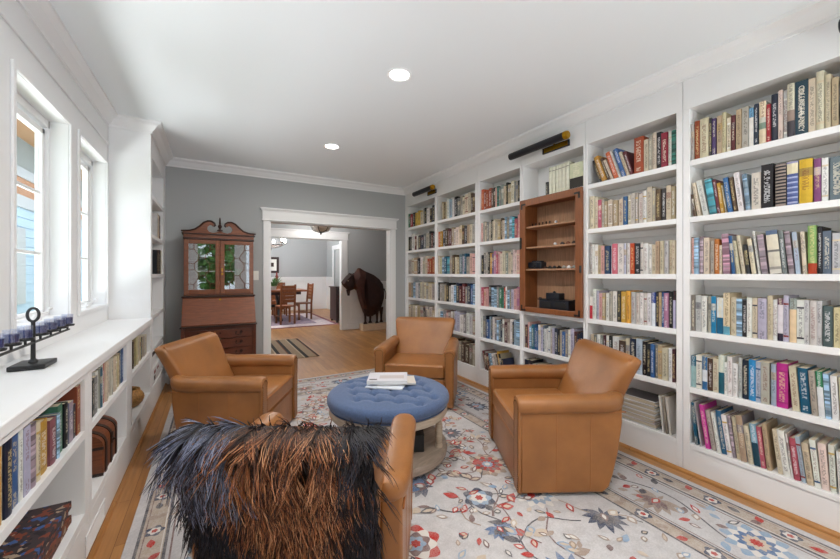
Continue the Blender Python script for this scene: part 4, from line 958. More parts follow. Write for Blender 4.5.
# hutch
HW_, HF = .362, -.27
sp('hutch_side', MB().box(-HW_, -HW_+.018, HF+.02, 0, 1.0465, 1.70), M['cherry']); sp('hutch_side', MB().box(HW_-.018, HW_, HF+.02, 0, 1.0465, 1.70), M['cherry'])
sp('hutch_back', MB().box(-HW_+.018, HW_-.018, -.012, 0, 1.0465, 1.70), M['cherrydk'])
for z in (1.25, 1.46): sp('hutch_shelf', MB().box(-HW_+.0185, HW_-.0185, -.2, -.0125, z, z+.012), M['cherrydk'])
sp('hutch_floor', MB().box(-HW_+.018, HW_-.018, HF+.02, -.012, 1.0465, 1.06), M['cherry'])
sp('cornice', MB().box(-HW_-.006, HW_+.006, HF-.006, 0, 1.70, 1.722).box(-HW_-.018, HW_+.018, HF-.02, 0, 1.758, 1.772), M['dkline'], bevel=.005)
sp('frieze', MB().box(-HW_-.002, HW_+.002, HF, 0, 1.7205, 1.7585), M['cherry'])
# doors with astragal glazing
def door(x0, x1):
    xm = (x0+x1)/2; z0, z1 = 1.063, 1.697; k = .046
    f = MB().box(x0, x0+k, HF-.002, HF+.018, z0, z1).box(x1-k, x1, HF-.002, HF+.018, z0, z1).box(x0+k, x1-k, HF-.002, HF+.018, z0, z0+k+.01).box(x0+k, x1-k, HF-.002, HF+.018, z1-k, z1)
    d = sp('glazed_door', f, M['cherry'], bevel=.004)
    a, b, c, e_ = x0+k, x1-k, z0+k+.01, z1-k
    obj('pane', MB().box(a, b, HF+.008, HF+.011, c, e_), M['cabglass'], d)
    y = HF+.004; w = b-a; h = e_-c; zm = (c+e_)/2
    def L_(*pts): return [(a+u*w, y, c+v*h) for u, v in pts]
    bars = [L_((.0,.43),(.22,.43),(.22,.57),(0,.57)), L_((1,.43),(.78,.43),(.78,.57),(1,.57)),
            L_((.22,.57),(.38,.66),(.38,.74),(.2,.88),(.2,1)), L_((.78,.57),(.62,.66),(.62,.74),(.8,.88),(.8,1)),
            L_((.22,.43),(.38,.34),(.38,.26),(.2,.12),(.2,0)), L_((.78,.43),(.62,.34),(.62,.26),(.8,.12),(.8,0)),
            L_((.0,.88),(.2,.88)), L_((.8,.88),(1,.88)), L_((0,.12),(.2,.12)), L_((.8,.12),(1,.12)), L_((.38,.7),(.62,.7)), L_((.38,.3),(.62,.3))]
    g = MB()
    for q in bars: g.tube(q, .0042, 6)
    obj('glazing_bars', g, M['cherrydk'], d)
    return d
d1 = door(-HW_+.002, -.0015); d2 = door(.0015, HW_-.002)
obj('knob', MB().lathe([(.006, -.022), (.011, -.018), (.009, -.01), (.004, -.003)], 12, (.022, HF, 1.3), axis='y'), M['brass'], d2, smooth=True)
obj('escutcheon', MB().box(.017, .027, HF-.004, HF-.0025, 1.33, 1.37), M['brass'], d2)
# swan-neck pediment
def neck(s):
    out = []
    P = [(.372,1.7725), (.372,1.79), (.30,1.795), (.25,1.812), (.205,1.85), (.165,1.895), (.125,1.915), (.085,1.912), (.058,1.893), (.050,1.872), (.060,1.858), (.078,1.862)]
    I = [(.088,1.874), (.105,1.872), (.125,1.852), (.130,1.822), (.110,1.795), (.078,1.7835), (.045,1.7895), (.0,1.81), (0,1.7725)]
    return [(s*x, z) for x, z in P+I]
sp('pediment', MB().prism(neck(-1), 'y', HF, HF+.03), M['cherry'], bevel=.003)
sp('pediment', MB().prism(neck(1), 'y', HF, HF+.03), M['cherry'], bevel=.003)
for s in (-1, 1):
    pts = [(s*.385, HF-.006, 1.792), (s*.30, HF-.006, 1.80), (s*.25, HF-.006, 1.818), (s*.205, HF-.006, 1.856), (s*.165, HF-.006, 1.90), (s*.125, HF-.006, 1.92), (s*.085, HF-.006, 1.917), (s*.055, HF-.006, 1.896), (s*.048, HF-.006, 1.872), (s*.062, HF-.006, 1.858)]
    sp('scroll_molding', MB().tube(pts, .0095, 8), M['dkline'], smooth=True)
sp('finial', MB().lathe([(.03, 1.8105), (.03, 1.822), (.012, 1.828), (.010, 1.84), (.022, 1.856), (.024, 1.87), (.014, 1.884), (.008, 1.892), (.011, 1.90), (.009, 1.95), (.003, 1.972)], 16, (0, HF+.015, 0)), M['dkline'], smooth=True)
# plates and small china inside
for k, (x, z) in enumerate(((-.19, 1.0605), (-.19, 1.2725), (-.19, 1.4725), (.19, 1.0605), (.19, 1.2725))):
    nm = ['small dark vase', 'round grey jar', 'tall pale pot', 'pink and white bowl', 'dark green pot'][k]
    o = obj('china_piece', MB().lathe([[(.03,0),(.045,.03),(.05,.07),(.02,.11),(.028,.13)], [(.05,0),(.07,.05),(.06,.1),(.03,.115),(.01,.13)], [(.03,0),(.035,.1),(.025,.13)], [(.03,0),(.06,.03),(.075,.05),(.07,.05),(.03,.015)], [(.04,0),(.055,.06),(.04,.09)]][k], 16), [M['darkwood'], M['greywood'], M['white'], M['palewood'], M['leaf']][k], smooth=True, loc=(sx+x, sy-.11, z))
    tag(o, nm+' behind the glass of the secretary, '+['left door low', 'left door middle', 'left door upper shelf', 'right door low', 'right door middle'][k], 'china')

# ================================================================== ARMCHAIRS
def chair_parts(root):
    HWc, ZA, ZS = .388, .58, .415            # half width, arm top, seat height
    lea = M['leather']
    # arms: side slabs that taper to the rear
    side = [(.345, .016), (.352, .517), (.10, .525), (-.20, .528), (-.250, .528), (-.250, .42), (-.228, .26), (-.196, .12), (-.172, .05), (-.135, .016)]
    for s in (-1, 1):
        y0, y1 = (s*HWc-.008*s, s*(HWc-.088))
        obj('arm_panel', MB().prism(side, 'y', min(y0, y1), max(y0, y1)), lea, root, bevel=.012, seg=3, smooth=True, ang=60)
        # rolled arm top
        m = MB(); n = 26; k = 16; vs = []; fs = []
        for i in range(n):
            t = i/(n-1); x = .362-t*.635
            zc = .519 + .004*math.sin(t*PI) + (0 if t < .8 else ((t-.8)/.2)**2*.03)
            w = .062; hgt = .052
            e0 = 1.0
            if t < .035: e0 = .88+.12*(t/.035)
            if t > .9: e0 = 1-.5*((t-.9)/.1)**3
            yc = s*(HWc-.045) - s*(.02*max(0, (t-.72)/.28)**2)
            for j in range(k):
                a = 2*PI*j/k
                ca, sa = math.cos(a), math.sin(a)
                vs.append((x, yc+s*w*e0*math.copysign(abs(ca)**.8, ca), zc+hgt*e0*math.copysign(abs(sa)**.8, sa)))
        for i in range(n-1):
            for j in range(k): fs.append((i*k+j, i*k+(j+1) % k, (i+1)*k+(j+1) % k, (i+1)*k+j))
        fs += [list(range(k)), [(n-1)*k+j for j in range(k)]]
        ar = obj('arm_roll', m.add(vs, fs), lea, root, smooth=True, ang=60)
        # front facing with its row of nails
        fp = []
        yc = s*(HWc-.045)
        for j in range(13):
            a = PI*j/12; fp.append((yc+.052*math.cos(a), .514+.044*math.sin(a)))
        fp += [(yc-.046, .475), (yc-.04, .02), (yc+.04, .02), (yc+.046, .475)]
        fc = obj('arm_front', MB().prism(fp, 'x', .345, .366), lea, root, bevel=.006, smooth=True, ang=50)
        nm = MB()
        outl = [(yc-.034, z) for z in [.04+.0125*q for q in range(38)]] + [(yc+.040*math.cos(a), .511+.032*math.sin(a)) for a in [PI-PI*q/10 for q in range(11)]] + [(yc+.034, z) for z in [.505-.0125*q for q in range(38)]]
        for (yy, z_) in outl: nm.sphere((.3665, yy, z_), .0042, 6, 4, (.6, 1, 1))
        obj('nailhead_trim', nm, M['nail'], fc, smooth=True)
        # seams on the outer side
        for xs_ in (.14, -.06):
            obj('seam', MB().tube([(xs_, s*(HWc-.0085), .03), (xs_-.004, s*(HWc-.0085), .48)], .0022, 5), M['seam'], root)
        obj('seam', MB().tube([(.34, s*(HWc-.004), .482), (.0, s*(HWc-.004), .482), (-.265, s*(HWc-.004), .486)], .004, 6), M['seam'], root, smooth=True)
    # back: lofted, flares out at the top
    m = MB(); k = 36; vs = []; fs = []; n = 44
    for i in range(n):
        t = i/(n-1); z = .016+t*.768
        xr = -.155-.262*(max(0, (z-.035)/.77))**1.0 - (.02*((z-.6)/.2)**2 if z > .6 else 0)    # rear face
        th = .16 if z < .35 else .16-.042*min(1, (z-.35)/.4)
        w = .305 if z < .5 else .305+.040*min(1, ((z-.5)/.24))**1.2
        sc = 1.0
        zz = z
        u = (t-.95)/.05
        if u > 0: sc = math.sqrt(max(0, 1-u*u))*.98+.02; 
        cx = xr+th/2
        for j in range(k):
            a = 2*PI*j/k; ca, sa = math.cos(a), math.sin(a)
            px = math.copysign(abs(ca)**.5, ca); py = math.copysign(abs(sa)**.3, sa)
            dish = 0
            if px > 0 and z > .4: dish = -.022*(1-abs(py)**3)*min(1, (z-.4)/.2)
            ww = w - (1-sc)*.03
            vs.append((cx+th/2*px*(.25+.75*sc if sc < 1 else 1)*1.0+dish, ww*py, z))
    for i in range(n-1):
        for j in range(k): fs.append((i*k+j, i*k+(j+1) % k, (i+1)*k+(j+1) % k, (i+1)*k+j))
    fs += [list(range(k))[::-1], [(n-1)*k+j for j in range(k)]]
    bk = obj('backrest', m.add(vs, fs), lea, root, smooth=True, ang=70)
    # welt where the front face of the back meets its side band
    for s in (-1, 1):
        pp = []
        for q in range(13):
            z = .55+.232*q/12
            xr = -.155-.262*(max(0, (z-.035)/.77))**1.0 - (.02*((z-.6)/.2)**2 if z > .6 else 0)
            pp.append((xr+.112-.02*(q/12), s*(.293+.032*q/12), z))
        obj('seam', MB().tube(pp, .0032, 6), M['seam'], bk, smooth=True)
    # seat cushion and front rail
    def crown(P):
        x, y, z = P
        c = (1-(y/.30)**2)*.5
        return Vector((x + (.006*c if x > .2 else 0), y, z + (.012*c*(1-((x-.1)/.26)**2) if z > ZS-.05 else 0)))
    se = obj('seat_cushion', MB().rbox((.105, 0, .35), (.252, .297, .063), .024, 3, crown, 8), lea, root, smooth=True, weld=True, ang=70)
    for z_ in (.302, .398):
        obj('piping', MB().tube([(.3545+.004*(1-(y/.30)**2), y, z_) for y in [-.28+.056*q for q in range(11)]], .0042, 6), M['seam'], se, smooth=True)
    obj('front_rail', MB().rbox((.325, 0, .15), (.028, .298, .132), .012), lea, root, smooth=True, weld=True)
    obj('underside', MB().box(-.15, .32, -.29, .29, .02, .05), M['footwood'], root)
    for sx_ in (.315, -.135):
        for s in (-1, 1): obj('foot', MB().lathe([(.018, 0), (.026, .02)], 12, (sx_, s*.31, 0)), M['footwood'], root, smooth=True)
RUGZ = .0138
def place(lab, fx, fy, head, first=[None]):
    """front centre at fx, fy; heading in degrees"""
    h = R(head); F_ = Vector((math.cos(h), math.sin(h), 0))
    if first[0] is None:
        r = thing('armchair', lab, 'armchair', (0,0,0), 0, 'tan leather club chairs round the ottoman'); chair_parts(r); first[0] = r
    else:
        r = copy_tree(first[0]); r['label'] = lab
    r.location = Vector((fx, fy, RUGZ)) - F_*.362; r.rotation_euler = (0, 0, h)
    return r
ch1 = place('tan leather club chair at the left, in front of the secretary', .462, 2.985, -28)
ch2 = place('tan leather club chair at the far side of the ottoman, facing the camera', 1.655, 2.99, 230)
ch3 = place('tan leather club chair at the right before the bookcase, seen from its side', 1.698, 1.828, 151.5)
ch4 = place('tan leather club chair in front with its back to the camera under fur', .560, 1.817, 58.4)

# ================================================================== OTTOMAN
OX, OY, OR = 1.085, 2.325, .425
ott = thing('ottoman', 'round blue tufted ottoman on a whitewashed wooden base in the middle of the rug', 'ottoman', (OX, OY, RUGZ), R(20))
# cushion
tuf = []
sp_ = .128
for i in range(-4, 5):
    for j in range(-4, 5):
        x = (i+.5*(j % 2))*sp_*1.15; y = j*sp_*.92
        if math.hypot(x, y) < OR-.055: tuf.append((x, y))
pairs = []
for a in range(len(tuf)):
    for b in range(a+1, len(tuf)):
        if math.hypot(tuf[a][0]-tuf[b][0], tuf[a][1]-tuf[b][1]) < sp_*1.2 and abs(tuf[a][1]-tuf[b][1]) > .02: pairs.append((tuf[a], tuf[b]))
def segd(p, a, b):
    vx, vy = b[0]-a[0], b[1]-a[1]; t = max(0, min(1, ((p[0]-a[0])*vx+(p[1]-a[1])*vy)/(vx*vx+vy*vy)))
    return math.hypot(p[0]-a[0]-t*vx, p[1]-a[1]-t*vy)
vs = []; fs = []; NA, NR_ = 96, 34
prof = []
for i in range(NR_+1):
    prof.append((OR*.955*i/NR_, 0))
for i in range(1, 11):
    a = PI/2*i/10*1.9
    prof.append((OR*.955+.026*math.sin(min(a, PI))*1.0, -.036+.036*math.cos(min(a, PI))))
prof += [(OR*.955+.012, -.078), (OR*.945, -.086)]
for q, (r_, dz) in enumerate(prof):
    for i in range(NA):
        a = 2*PI*i/NA; r2 = max(r_, .0005); x, y = r2*math.cos(a), r2*math.sin(a)
        z = .452+dz
        if q <= NR_:
            z += .022*(1-(r_/OR)**4)
            d = min(math.hypot(x-p[0], y-p[1]) for p in tuf)
            z -= .034*math.exp(-(d/.024)**2)
            dl = min(segd((x, y), a_, b_) for a_, b_ in pairs)
            z -= .012*math.exp(-(dl/.010)**2)
        vs.append((x, y, z))
for q in range(len(prof)-1):
    for i in range(NA): fs.append((q*NA+i, q*NA+(i+1) % NA, (q+1)*NA+(i+1) % NA, (q+1)*NA+i))
fs.append([(len(prof)-1)*NA+i for i in range(NA)])
cu = obj('cushion', MB().add(vs, fs), M['denim'], ott, smooth=True, ang=80)
for (x, y) in tuf: obj('tuft_button', MB().sphere((x, y, .443), .010, 10, 6, (1, 1, .5)), M['denim'], cu, smooth=True)
obj('apron_ring', MB().lathe([(.30, .312), (OR-.035, .312), (OR-.012, .318), (OR-.006, .332), (OR-.012, .3655), (.30, .3655)], 64), M['whitewash'], ott, smooth=True)
for k in range(4):
    a = R(45+90*k-20); r_ = OR-.06
    obj('leg', MB().lathe([(.026, .0935), (.026, .11), (.020, .118), (.024, .14), (.027, .2), (.022, .278), (.019, .286), (.026, .294), (.026, .3115)], 16, (r_*math.cos(a), r_*math.sin(a), 0)), M['whitewash'], ott, smooth=True)
    obj('bun_foot', MB().lathe([(.018, 0), (.032, .010), (.034, .02), (.026, .0295)], 16, (r_*math.cos(a), r_*math.sin(a), 0)), M['whitewash'], ott, smooth=True)
obj('lower_shelf', MB().lathe([(.001, .03), (OR-.03, .03), (OR-.012, .036), (OR-.008, .06), (OR-.014, .086), (OR-.03, .093), (.001, .093)], 64), M['greywood'], ott, smooth=True)
# magazines and book on the ottoman
def lay(name, lab, cat, x, y, rz, w, l, th, z, col, grp, ph=None):
    o = thing(name, lab, cat, (x, y, z), rz, grp)
    obj('cover', MB().box(-w/2, w/2, -l/2, l/2, th-.0012, th).box(-w/2, w/2, -l/2, l/2, 0, .0012).box(-w/2, -w/2+.0012, -l/2, l/2, .0012, th-.0012), magmat(col), o, fixn=False)
    obj('pages', MB().box(-w/2+.0014, w/2-.001, -l/2+.001, l/2-.001, .0014, th-.0014), magmat((226,226,226)), o, fixn=False)
    return o
zt_ = RUGZ+.4745
g_ = 'reading pile on the ottoman'
bx_, by_ = 1.13, 2.43
lay('magazine', 'thin pale magazine at the bottom of the pile on the blue ottoman', 'magazine', bx_-.035, by_-.05, R(-40), .27, .2, .007, zt_, (214,220,228), g_)
lay('magazine', 'cream magazine sticking out to the right under the white book on the ottoman', 'magazine', bx_+.05, by_-.03, R(-24), .28, .19, .012, zt_+.0075, (208,200,190), g_)
b_ = lay('coffee_table_book', 'large white picture book on top of the pile on the blue ottoman', 'book', bx_-.005, by_, R(-28), .29, .225, .024, zt_+.020, (208,206,212), g_)
ph = MB().box(-.06, .12, -.05, .03, .0242, .0246)
obj('cover_photo', ph, magmat((188,178,178)), b_)
obj('cover_photo', MB().box(-.13, -.075, -.085, -.06, .0242, .0246), magmat((60,52,56)), b_)
# on the lower shelf
chk = bpy.data.materials.new('black_and_tan_weave'); chk.use_nodes = True; nt = chk.node_tree; p_ = nt.nodes['Principled BSDF']
tc = nt.nodes.new('ShaderNodeTexCoord'); ck = nt.nodes.new('ShaderNodeTexChecker'); ck.inputs['Scale'].default_value = 46
ck.inputs['Color1'].default_value = (*lin(28,22,20), 1); ck.inputs['Color2'].default_value = (*lin(190,150,104), 1)
nt.links.new(tc.outputs['Object'], ck.inputs['Vector']); nt.links.new(ck.outputs['Color'], p_.inputs['Base Color']); p_.inputs['Roughness'].default_value = .7
e = thing('woven_box', 'black and tan checked woven box on the lower shelf of the ottoman', 'box', (1.02, 2.36, RUGZ+.0936), R(20))
obj('body', MB().rbox((0, 0, .06), (.14, .10, .0595), .012), chk, e, smooth=True)
obj('lid', MB().rbox((0, 0, .131), (.145, .105, .011), .006), chk, e, smooth=True)
e = thing('black_case', 'black flat case standing on the lower shelf of the ottoman', 'case', (1.17, 2.13, RUGZ+.0936), R(-25))
obj('body', MB().rbox((0, 0, .055), (.075, .055, .0545), .006), M['black'], e, smooth=True)
obj('lid', MB().rbox((0, 0, .113), (.077, .057, .003), .002), M['black'], e, smooth=True)

# ================================================================== FUR THROW
fh = R(58.4); Fd = Vector((math.cos(fh), math.sin(fh), 0))
base4 = Vector((.560, 1.817, RUGZ)) - Fd*.362
thr = thing('fur_throw', 'long-haired brown and black fur throw draped over the back of the front chair', 'throw', base4, fh)
def rear(z):   # rear face of the backrest
    return -.155-.262*(max(0, (z-.035)/.77))**1.0 - (.02*((z-.6)/.2)**2 if z > .6 else 0)
TOPZ = .764
def pelt(s, y):
    """s: metres along the pelt from the top edge; + goes down the back, - over the front. Returns point, normal, downhill direction"""
    yy = y
    if s >= .06:
        z = TOPZ-(s-.06)*.99; x = rear(z)-.022
        n = Vector((-.95, 0, .28)); d = Vector((.28, 0, -.96))
    elif s > -.05:
        t = (s+.05)/.11; a = PI*(1-t)       # over the top
        x = -.345-.055*math.cos(PI-a)*1.0 - .0; x = -.372+.066*math.cos(PI*t); z = TOPZ+.010+.022*math.sin(PI*t)
        n = Vector((math.cos(PI*t), 0, 1.1*math.sin(PI*t)+.05)).normalized(); d = Vector((-math.sin(PI*t)-.1, 0, -.35+.5*(1-t))).normalized()
    else:
        z = TOPZ+.01-(-s-.05); x = -.303+(TOPZ-z)*.35
        n = Vector((.95, 0, .3)); d = Vector((.25, 0, -.97))
    # the edges fold round the sides
    ed = abs(y)-.27
    if ed > 0: x += ed*.5; n = (n+Vector((0, math.copysign(.8, y), 0))).normalized()
    return Vector((x, yy, z)), n.normalized(), d.normalized()
vs = []; fs = []; NS, NY = 30, 26; YP0, YP1 = -.303, .305
for i in range(NS+1):
    s = -.2+.85*i/NS
    for j in range(NY+1):
        y = YP0+(YP1-YP0)*j/NY
        p, n, d = pelt(s, y); vs.append(tuple(p-n*.004))
for i in range(NS):
    for j in range(NY): fs.append((i*(NY+1)+j, i*(NY+1)+j+1, (i+1)*(NY+1)+j+1, (i+1)*(NY+1)+j))
hide_m = mat('dark_hide', lin(44,34,32), .8)
hd_ = obj('hide', MB().add(vs, fs), hide_m, thr, smooth=True)
frr = random.Random(77)
V = []; F = []; CC = []
swirl = [(.09, -.02), (.05, .06)]
def strand(s, y, clump):
    p, n, d = pelt(s, y)
    L = frr.uniform(.085, .15)*(1.1 if s > .05 else .7)
    side_ = Vector((0, 1, 0))
    # hair falls away from a parting near the top
    away = max(-1, min(1, (y+.01)/.22))
    flow = (d*1.0 + side_*(away*(.30 if abs(y) < .2 else .04)+clump[0]*(.38 if s > .25 else .7)) + n*(.06 if s > .2 else (.14 if s > .08 else .03))).normalized()
    k = 7; pos = p-n*.003; r0 = frr.uniform(.0012, .0026); ph_ = frr.uniform(0, 6.28); cu_ = frr.uniform(.1, .45)
    cl = frr.random(); px = y+frr.gauss(0, .03)
    edge = abs(px+.005) > (.185 + .03*math.sin(s*14) - (.03 if s > .35 else 0))
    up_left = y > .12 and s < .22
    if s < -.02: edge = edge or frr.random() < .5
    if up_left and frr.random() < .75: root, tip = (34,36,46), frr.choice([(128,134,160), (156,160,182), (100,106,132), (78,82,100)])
    elif edge: root, tip = (20,19,24), frr.choice([(36,36,46), (52,54,68), (30,28,32), (66,60,62)])
    else: root, tip = (40,26,23), frr.choice([(178,112,72), (206,140,96), (132,80,54), (228,172,128), (74,46,38), (150,94,64), (56,36,32)])
    if frr.random() < .12: root, tip = (30,24,24), (60,44,40)
    b = len(V); q = Vector(pos)
    wob = Vector((frr.gauss(0, .12), frr.gauss(0, .3), frr.gauss(0, .12)))+Vector((0, clump[1], 0))
    dirv = (n*(.42 if s > .1 else .10)+flow*.9).normalized()
    pts = []
    for i in range(k+1):
        t = i/k; pts.append(Vector(q))
        tgt = (flow + wob*.5*t + side_*cu_*math.sin(ph_+t*6) + Vector((0, 0, -.55*t))).normalized()
        dirv = (dirv*.55+tgt*.6).normalized()
        stp = dirv*(L/k); q = q+stp
        # keep outside the hide
        if s > .06:
            lim = rear(max(.05, min(.8, q.z)))-.026
            if q.x > lim and abs(q.y) < .33 and q.z < .77: q.x = lim - .002*frr.random()
    for i, c in enumerate(pts):
        t = i/k; r = r0*(1-t)**.7+.0004
        dv = (pts[min(i+1, k)]-pts[max(0, i-1)]).normalized()
        a = dv.cross(Vector((.3, .2, .93))).normalized(); e_ = a.cross(dv)
        for j in range(3):
            g = 2*PI*j/3; V.append(tuple(c+(a*math.cos(g)+e_*math.sin(g))*r))
        CC.append(tuple(a_+(b_-a_)*min(1, t*1.3) for a_, b_ in zip(lin(*root), lin(*tip))))
    for i in range(k):
        for j in range(3): F.append((b+i*3+j, b+i*3+(j+1) % 3, b+(i+1)*3+(j+1) % 3, b+(i+1)*3+j))
clumps = {}
for q in range(15000):
    s = frr.uniform(-.17, .615) if frr.random() < .8 else frr.uniform(-.06, .2)
    y = frr.uniform(YP0, YP1)
    key = (int(s/.045), int((y+1)/.035)); 
    if key not in clumps: clumps[key] = (frr.gauss(0, .55), frr.gauss(0, .35))
    strand(s, y, clumps[key])
me = bpy.data.meshes.new('fur'); me.from_pydata(V, [], F); me.materials.append(M['fur'])
ca = me.color_attributes.new('col', 'FLOAT_COLOR', 'POINT'); flat = []
for c in CC: flat += [*c, 1]*3
ca.data.foreach_set('color', flat); me.polygons.foreach_set('use_smooth', [True]*len(F))
fo = bpy.data.objects.new('fur', me); C.objects.link(fo); fo.parent = hd_
# ================================================================== RUG
RX0, RX1, RY0, RY1 = -.37, 2.565, .12, 4.52
def rug_mat(name, col, wear=.45, base=(203,196,190)):
    m = bpy.data.materials.new(name); m.use_nodes = True; nt = m.node_tree; p = nt.nodes['Principled BSDF']
    tc = nt.nodes.new('ShaderNodeTexCoord')
    n = nt.nodes.new('ShaderNodeTexNoise'); n.inputs['Scale'].default_value = 16; n.inputs['Detail'].default_value = 6; nt.links.new(tc.outputs['Object'], n.inputs['Vector'])
    n2 = nt.nodes.new('ShaderNodeTexNoise'); n2.inputs['Scale'].default_value = 150; n2.inputs['Detail'].default_value = 2; nt.links.new(tc.outputs['Object'], n2.inputs['Vector'])
    ad = nt.nodes.new('ShaderNodeMath'); ad.operation = 'ADD'; nt.links.new(n.outputs['Fac'], ad.inputs[0]); nt.links.new(n2.outputs['Fac'], ad.inputs[1])
    mr = nt.nodes.new('ShaderNodeMapRange'); mr.inputs['From Min'].default_value = .75; mr.inputs['From Max'].default_value = 1.25; mr.inputs['To Max'].default_value = wear
    nt.links.new(ad.outputs[0], mr.inputs['Value'])
    mx = nt.nodes.new('ShaderNodeMix'); mx.data_type = 'RGBA'; mx.inputs['A'].default_value = (*lin(*col), 1); mx.inputs['B'].default_value = (*lin(*base), 1)
    nt.links.new(mr.outputs['Result'], mx.inputs['Factor']); nt.links.new(mx.outputs['Result'], p.inputs['Base Color'])
    p.inputs['Roughness'].default_value = .95; p.inputs['Specular IOR Level'].default_value = .1
    return m
RM = [('field', (202,199,200), 1, (184,181,182)), ('navy', (62,72,96), .38), ('red', (178,52,48), .32), ('lightblue', (140,164,190), .38), ('taupe', (160,142,130), .38),
      ('slate', (80,80,90), .35), ('beige', (196,178,158), .5), ('mauve', (122,98,98), .38), ('blue', (84,112,152), .38), ('ivory', (216,212,208), .4), ('guard', (172,156,142), .6)]
RK = {r[0]: i for i, r in enumerate(RM)}
rug_mats = [rug_mat('rug_'+r[0], *r[1:]) for r in RM]
rug = thing('area_rug', 'large ivory oriental rug with red, navy and light blue flowers under the chairs', 'rug', (0, 0, 0))
obj('pile', MB().rbox(((RX0+RX1)/2, (RY0+RY1)/2, .005), ((RX1-RX0)/2, (RY1-RY0)/2, .0048), .003, 2), rug_mats[0], rug)
pat = MB()
ZL = [.0099]
def flat(poly, key, lv=1):
    ZL[0] += 4e-7; z = ZL[0]+lv*.0003
    pat.add([(x, y, z) for x, y in poly], [list(range(len(poly)))], RK[key])
def rect(x0, y0, x1, y1, key, lv=1): flat([(x0,y0),(x1,y0),(x1,y1),(x0,y1)], key, lv)
def frame(ins, w, key, lv=1):
    a, b, c, d = RX0+ins, RX1-ins, RY0+ins, RY1-ins
    rect(a, c, b, c+w, key, lv); rect(a, d-w, b, d, key, lv); rect(a, c+w, a+w, d-w, key, lv); rect(b-w, c+w, b, d-w, key, lv)
frame(.05, .12, 'guard', 1); frame(.045, .014, 'slate', 2); frame(.160, .014, 'slate', 2); frame(.07, .005, 'mauve', 2); frame(.15, .005, 'ivory', 2)
frame(.188, .008, 'mauve', 2)
frame(.50, .006, 'mauve', 2); frame(.52, .10, 'guard', 1); frame(.515, .012, 'slate', 2); frame(.612, .012, 'slate', 2); frame(.535, .004, 'mauve', 2)
rr = random.Random(42)
def ring(cx, cy, n, r0, r1, key, lv, ph=0, k=4, sq=1):
    pts = []
    N = n*k*2
    for i in range(N):
        a = 2*PI*i/N
        r = r0+(r1-r0)*(.5+.5*math.cos(n*a))
        pts.append((cx+r*math.cos(a+ph), cy+sq*r*math.sin(a+ph)))
    flat(pts, key, lv)
def rosette(cx, cy, r, keys, n=8, ph=0):
    for i, kx in enumerate(keys):
        f = 1-i/len(keys); ring(cx, cy, n, r*f*.76, r*f, kx, 2+i, ph+(PI/n if i % 2 else 0))
def leaf(cx, cy, a, L, w, key, lv=3, inner=None):
    ca, sa = math.cos(a), math.sin(a); pts = []
    for t, s in ((0,0),(.2,.7),(.45,1),(.75,.6),(1,0),(.75,-.6),(.45,-1),(.2,-.7)):
        u, v = t*L, s*w; pts.append((cx+u*ca-v*sa, cy+u*sa+v*ca))
    flat(pts, key, lv)
    if inner: leaf(cx+ca*L*.18, cy+sa*L*.18, a, L*.62, w*.5, inner, lv+1)
def palmette(cx, cy, a, r, k1, k2, k3, n=9):
    for i in range(n):
        b = a+(-1+2*i/(n-1))*1.9
        leaf(cx, cy, b, r*(1-.22*abs(-1+2*i/(n-1))), r*.17, k1, 2+(i % 2), None)
    for i in range(5):
        b = a+(-1+2*i/4)*1.0; leaf(cx, cy, b, r*.62, r*.15, k3, 4)
    leaf(cx-math.cos(a)*r*.12, cy-math.sin(a)*r*.12, a, r*.5, r*.15, k2, 5, 'ivory')
    leaf(cx, cy, a+PI, r*.45, r*.08, k1, 3)
def stroke(pts, w, key, lv=2):
    L_ = []; R_ = []
    for i, p in enumerate(pts):
        q0 = pts[max(0, i-1)]; q1 = pts[min(len(pts)-1, i+1)]
        dx, dy = q1[0]-q0[0], q1[1]-q0[1]; l = math.hypot(dx, dy) or 1
        L_.append((p[0]-dy/l*w/2, p[1]+dx/l*w/2)); R_.append((p[0]+dy/l*w/2, p[1]-dx/l*w/2))
    for i in range(len(pts)-1): flat([L_[i], L_[i+1], R_[i+1], R_[i]], key, lv)
def vine(p, a, n, step, bend, w, key, leaves, dens=.55):
    pts = [p]
    for i in range(n):
        a += bend*math.sin(i*.7+p[0]*3)+rr.uniform(-.15, .15)
        p = (p[0]+step*math.cos(a), p[1]+step*math.sin(a)); pts.append(p)
        if not (RX0+.66 < p[0] < RX1-.66 and RY0+.66 < p[1] < RY1-.66): break
        if rr.random() < dens:
            leaf(p[0], p[1], a+rr.choice([-1, 1])*rr.uniform(.6, 1.2), rr.uniform(.055, .1), rr.uniform(.016, .03), rr.choice(leaves), 3, rr.choice([None, 'ivory', 'beige']))
    stroke(pts, w, key)
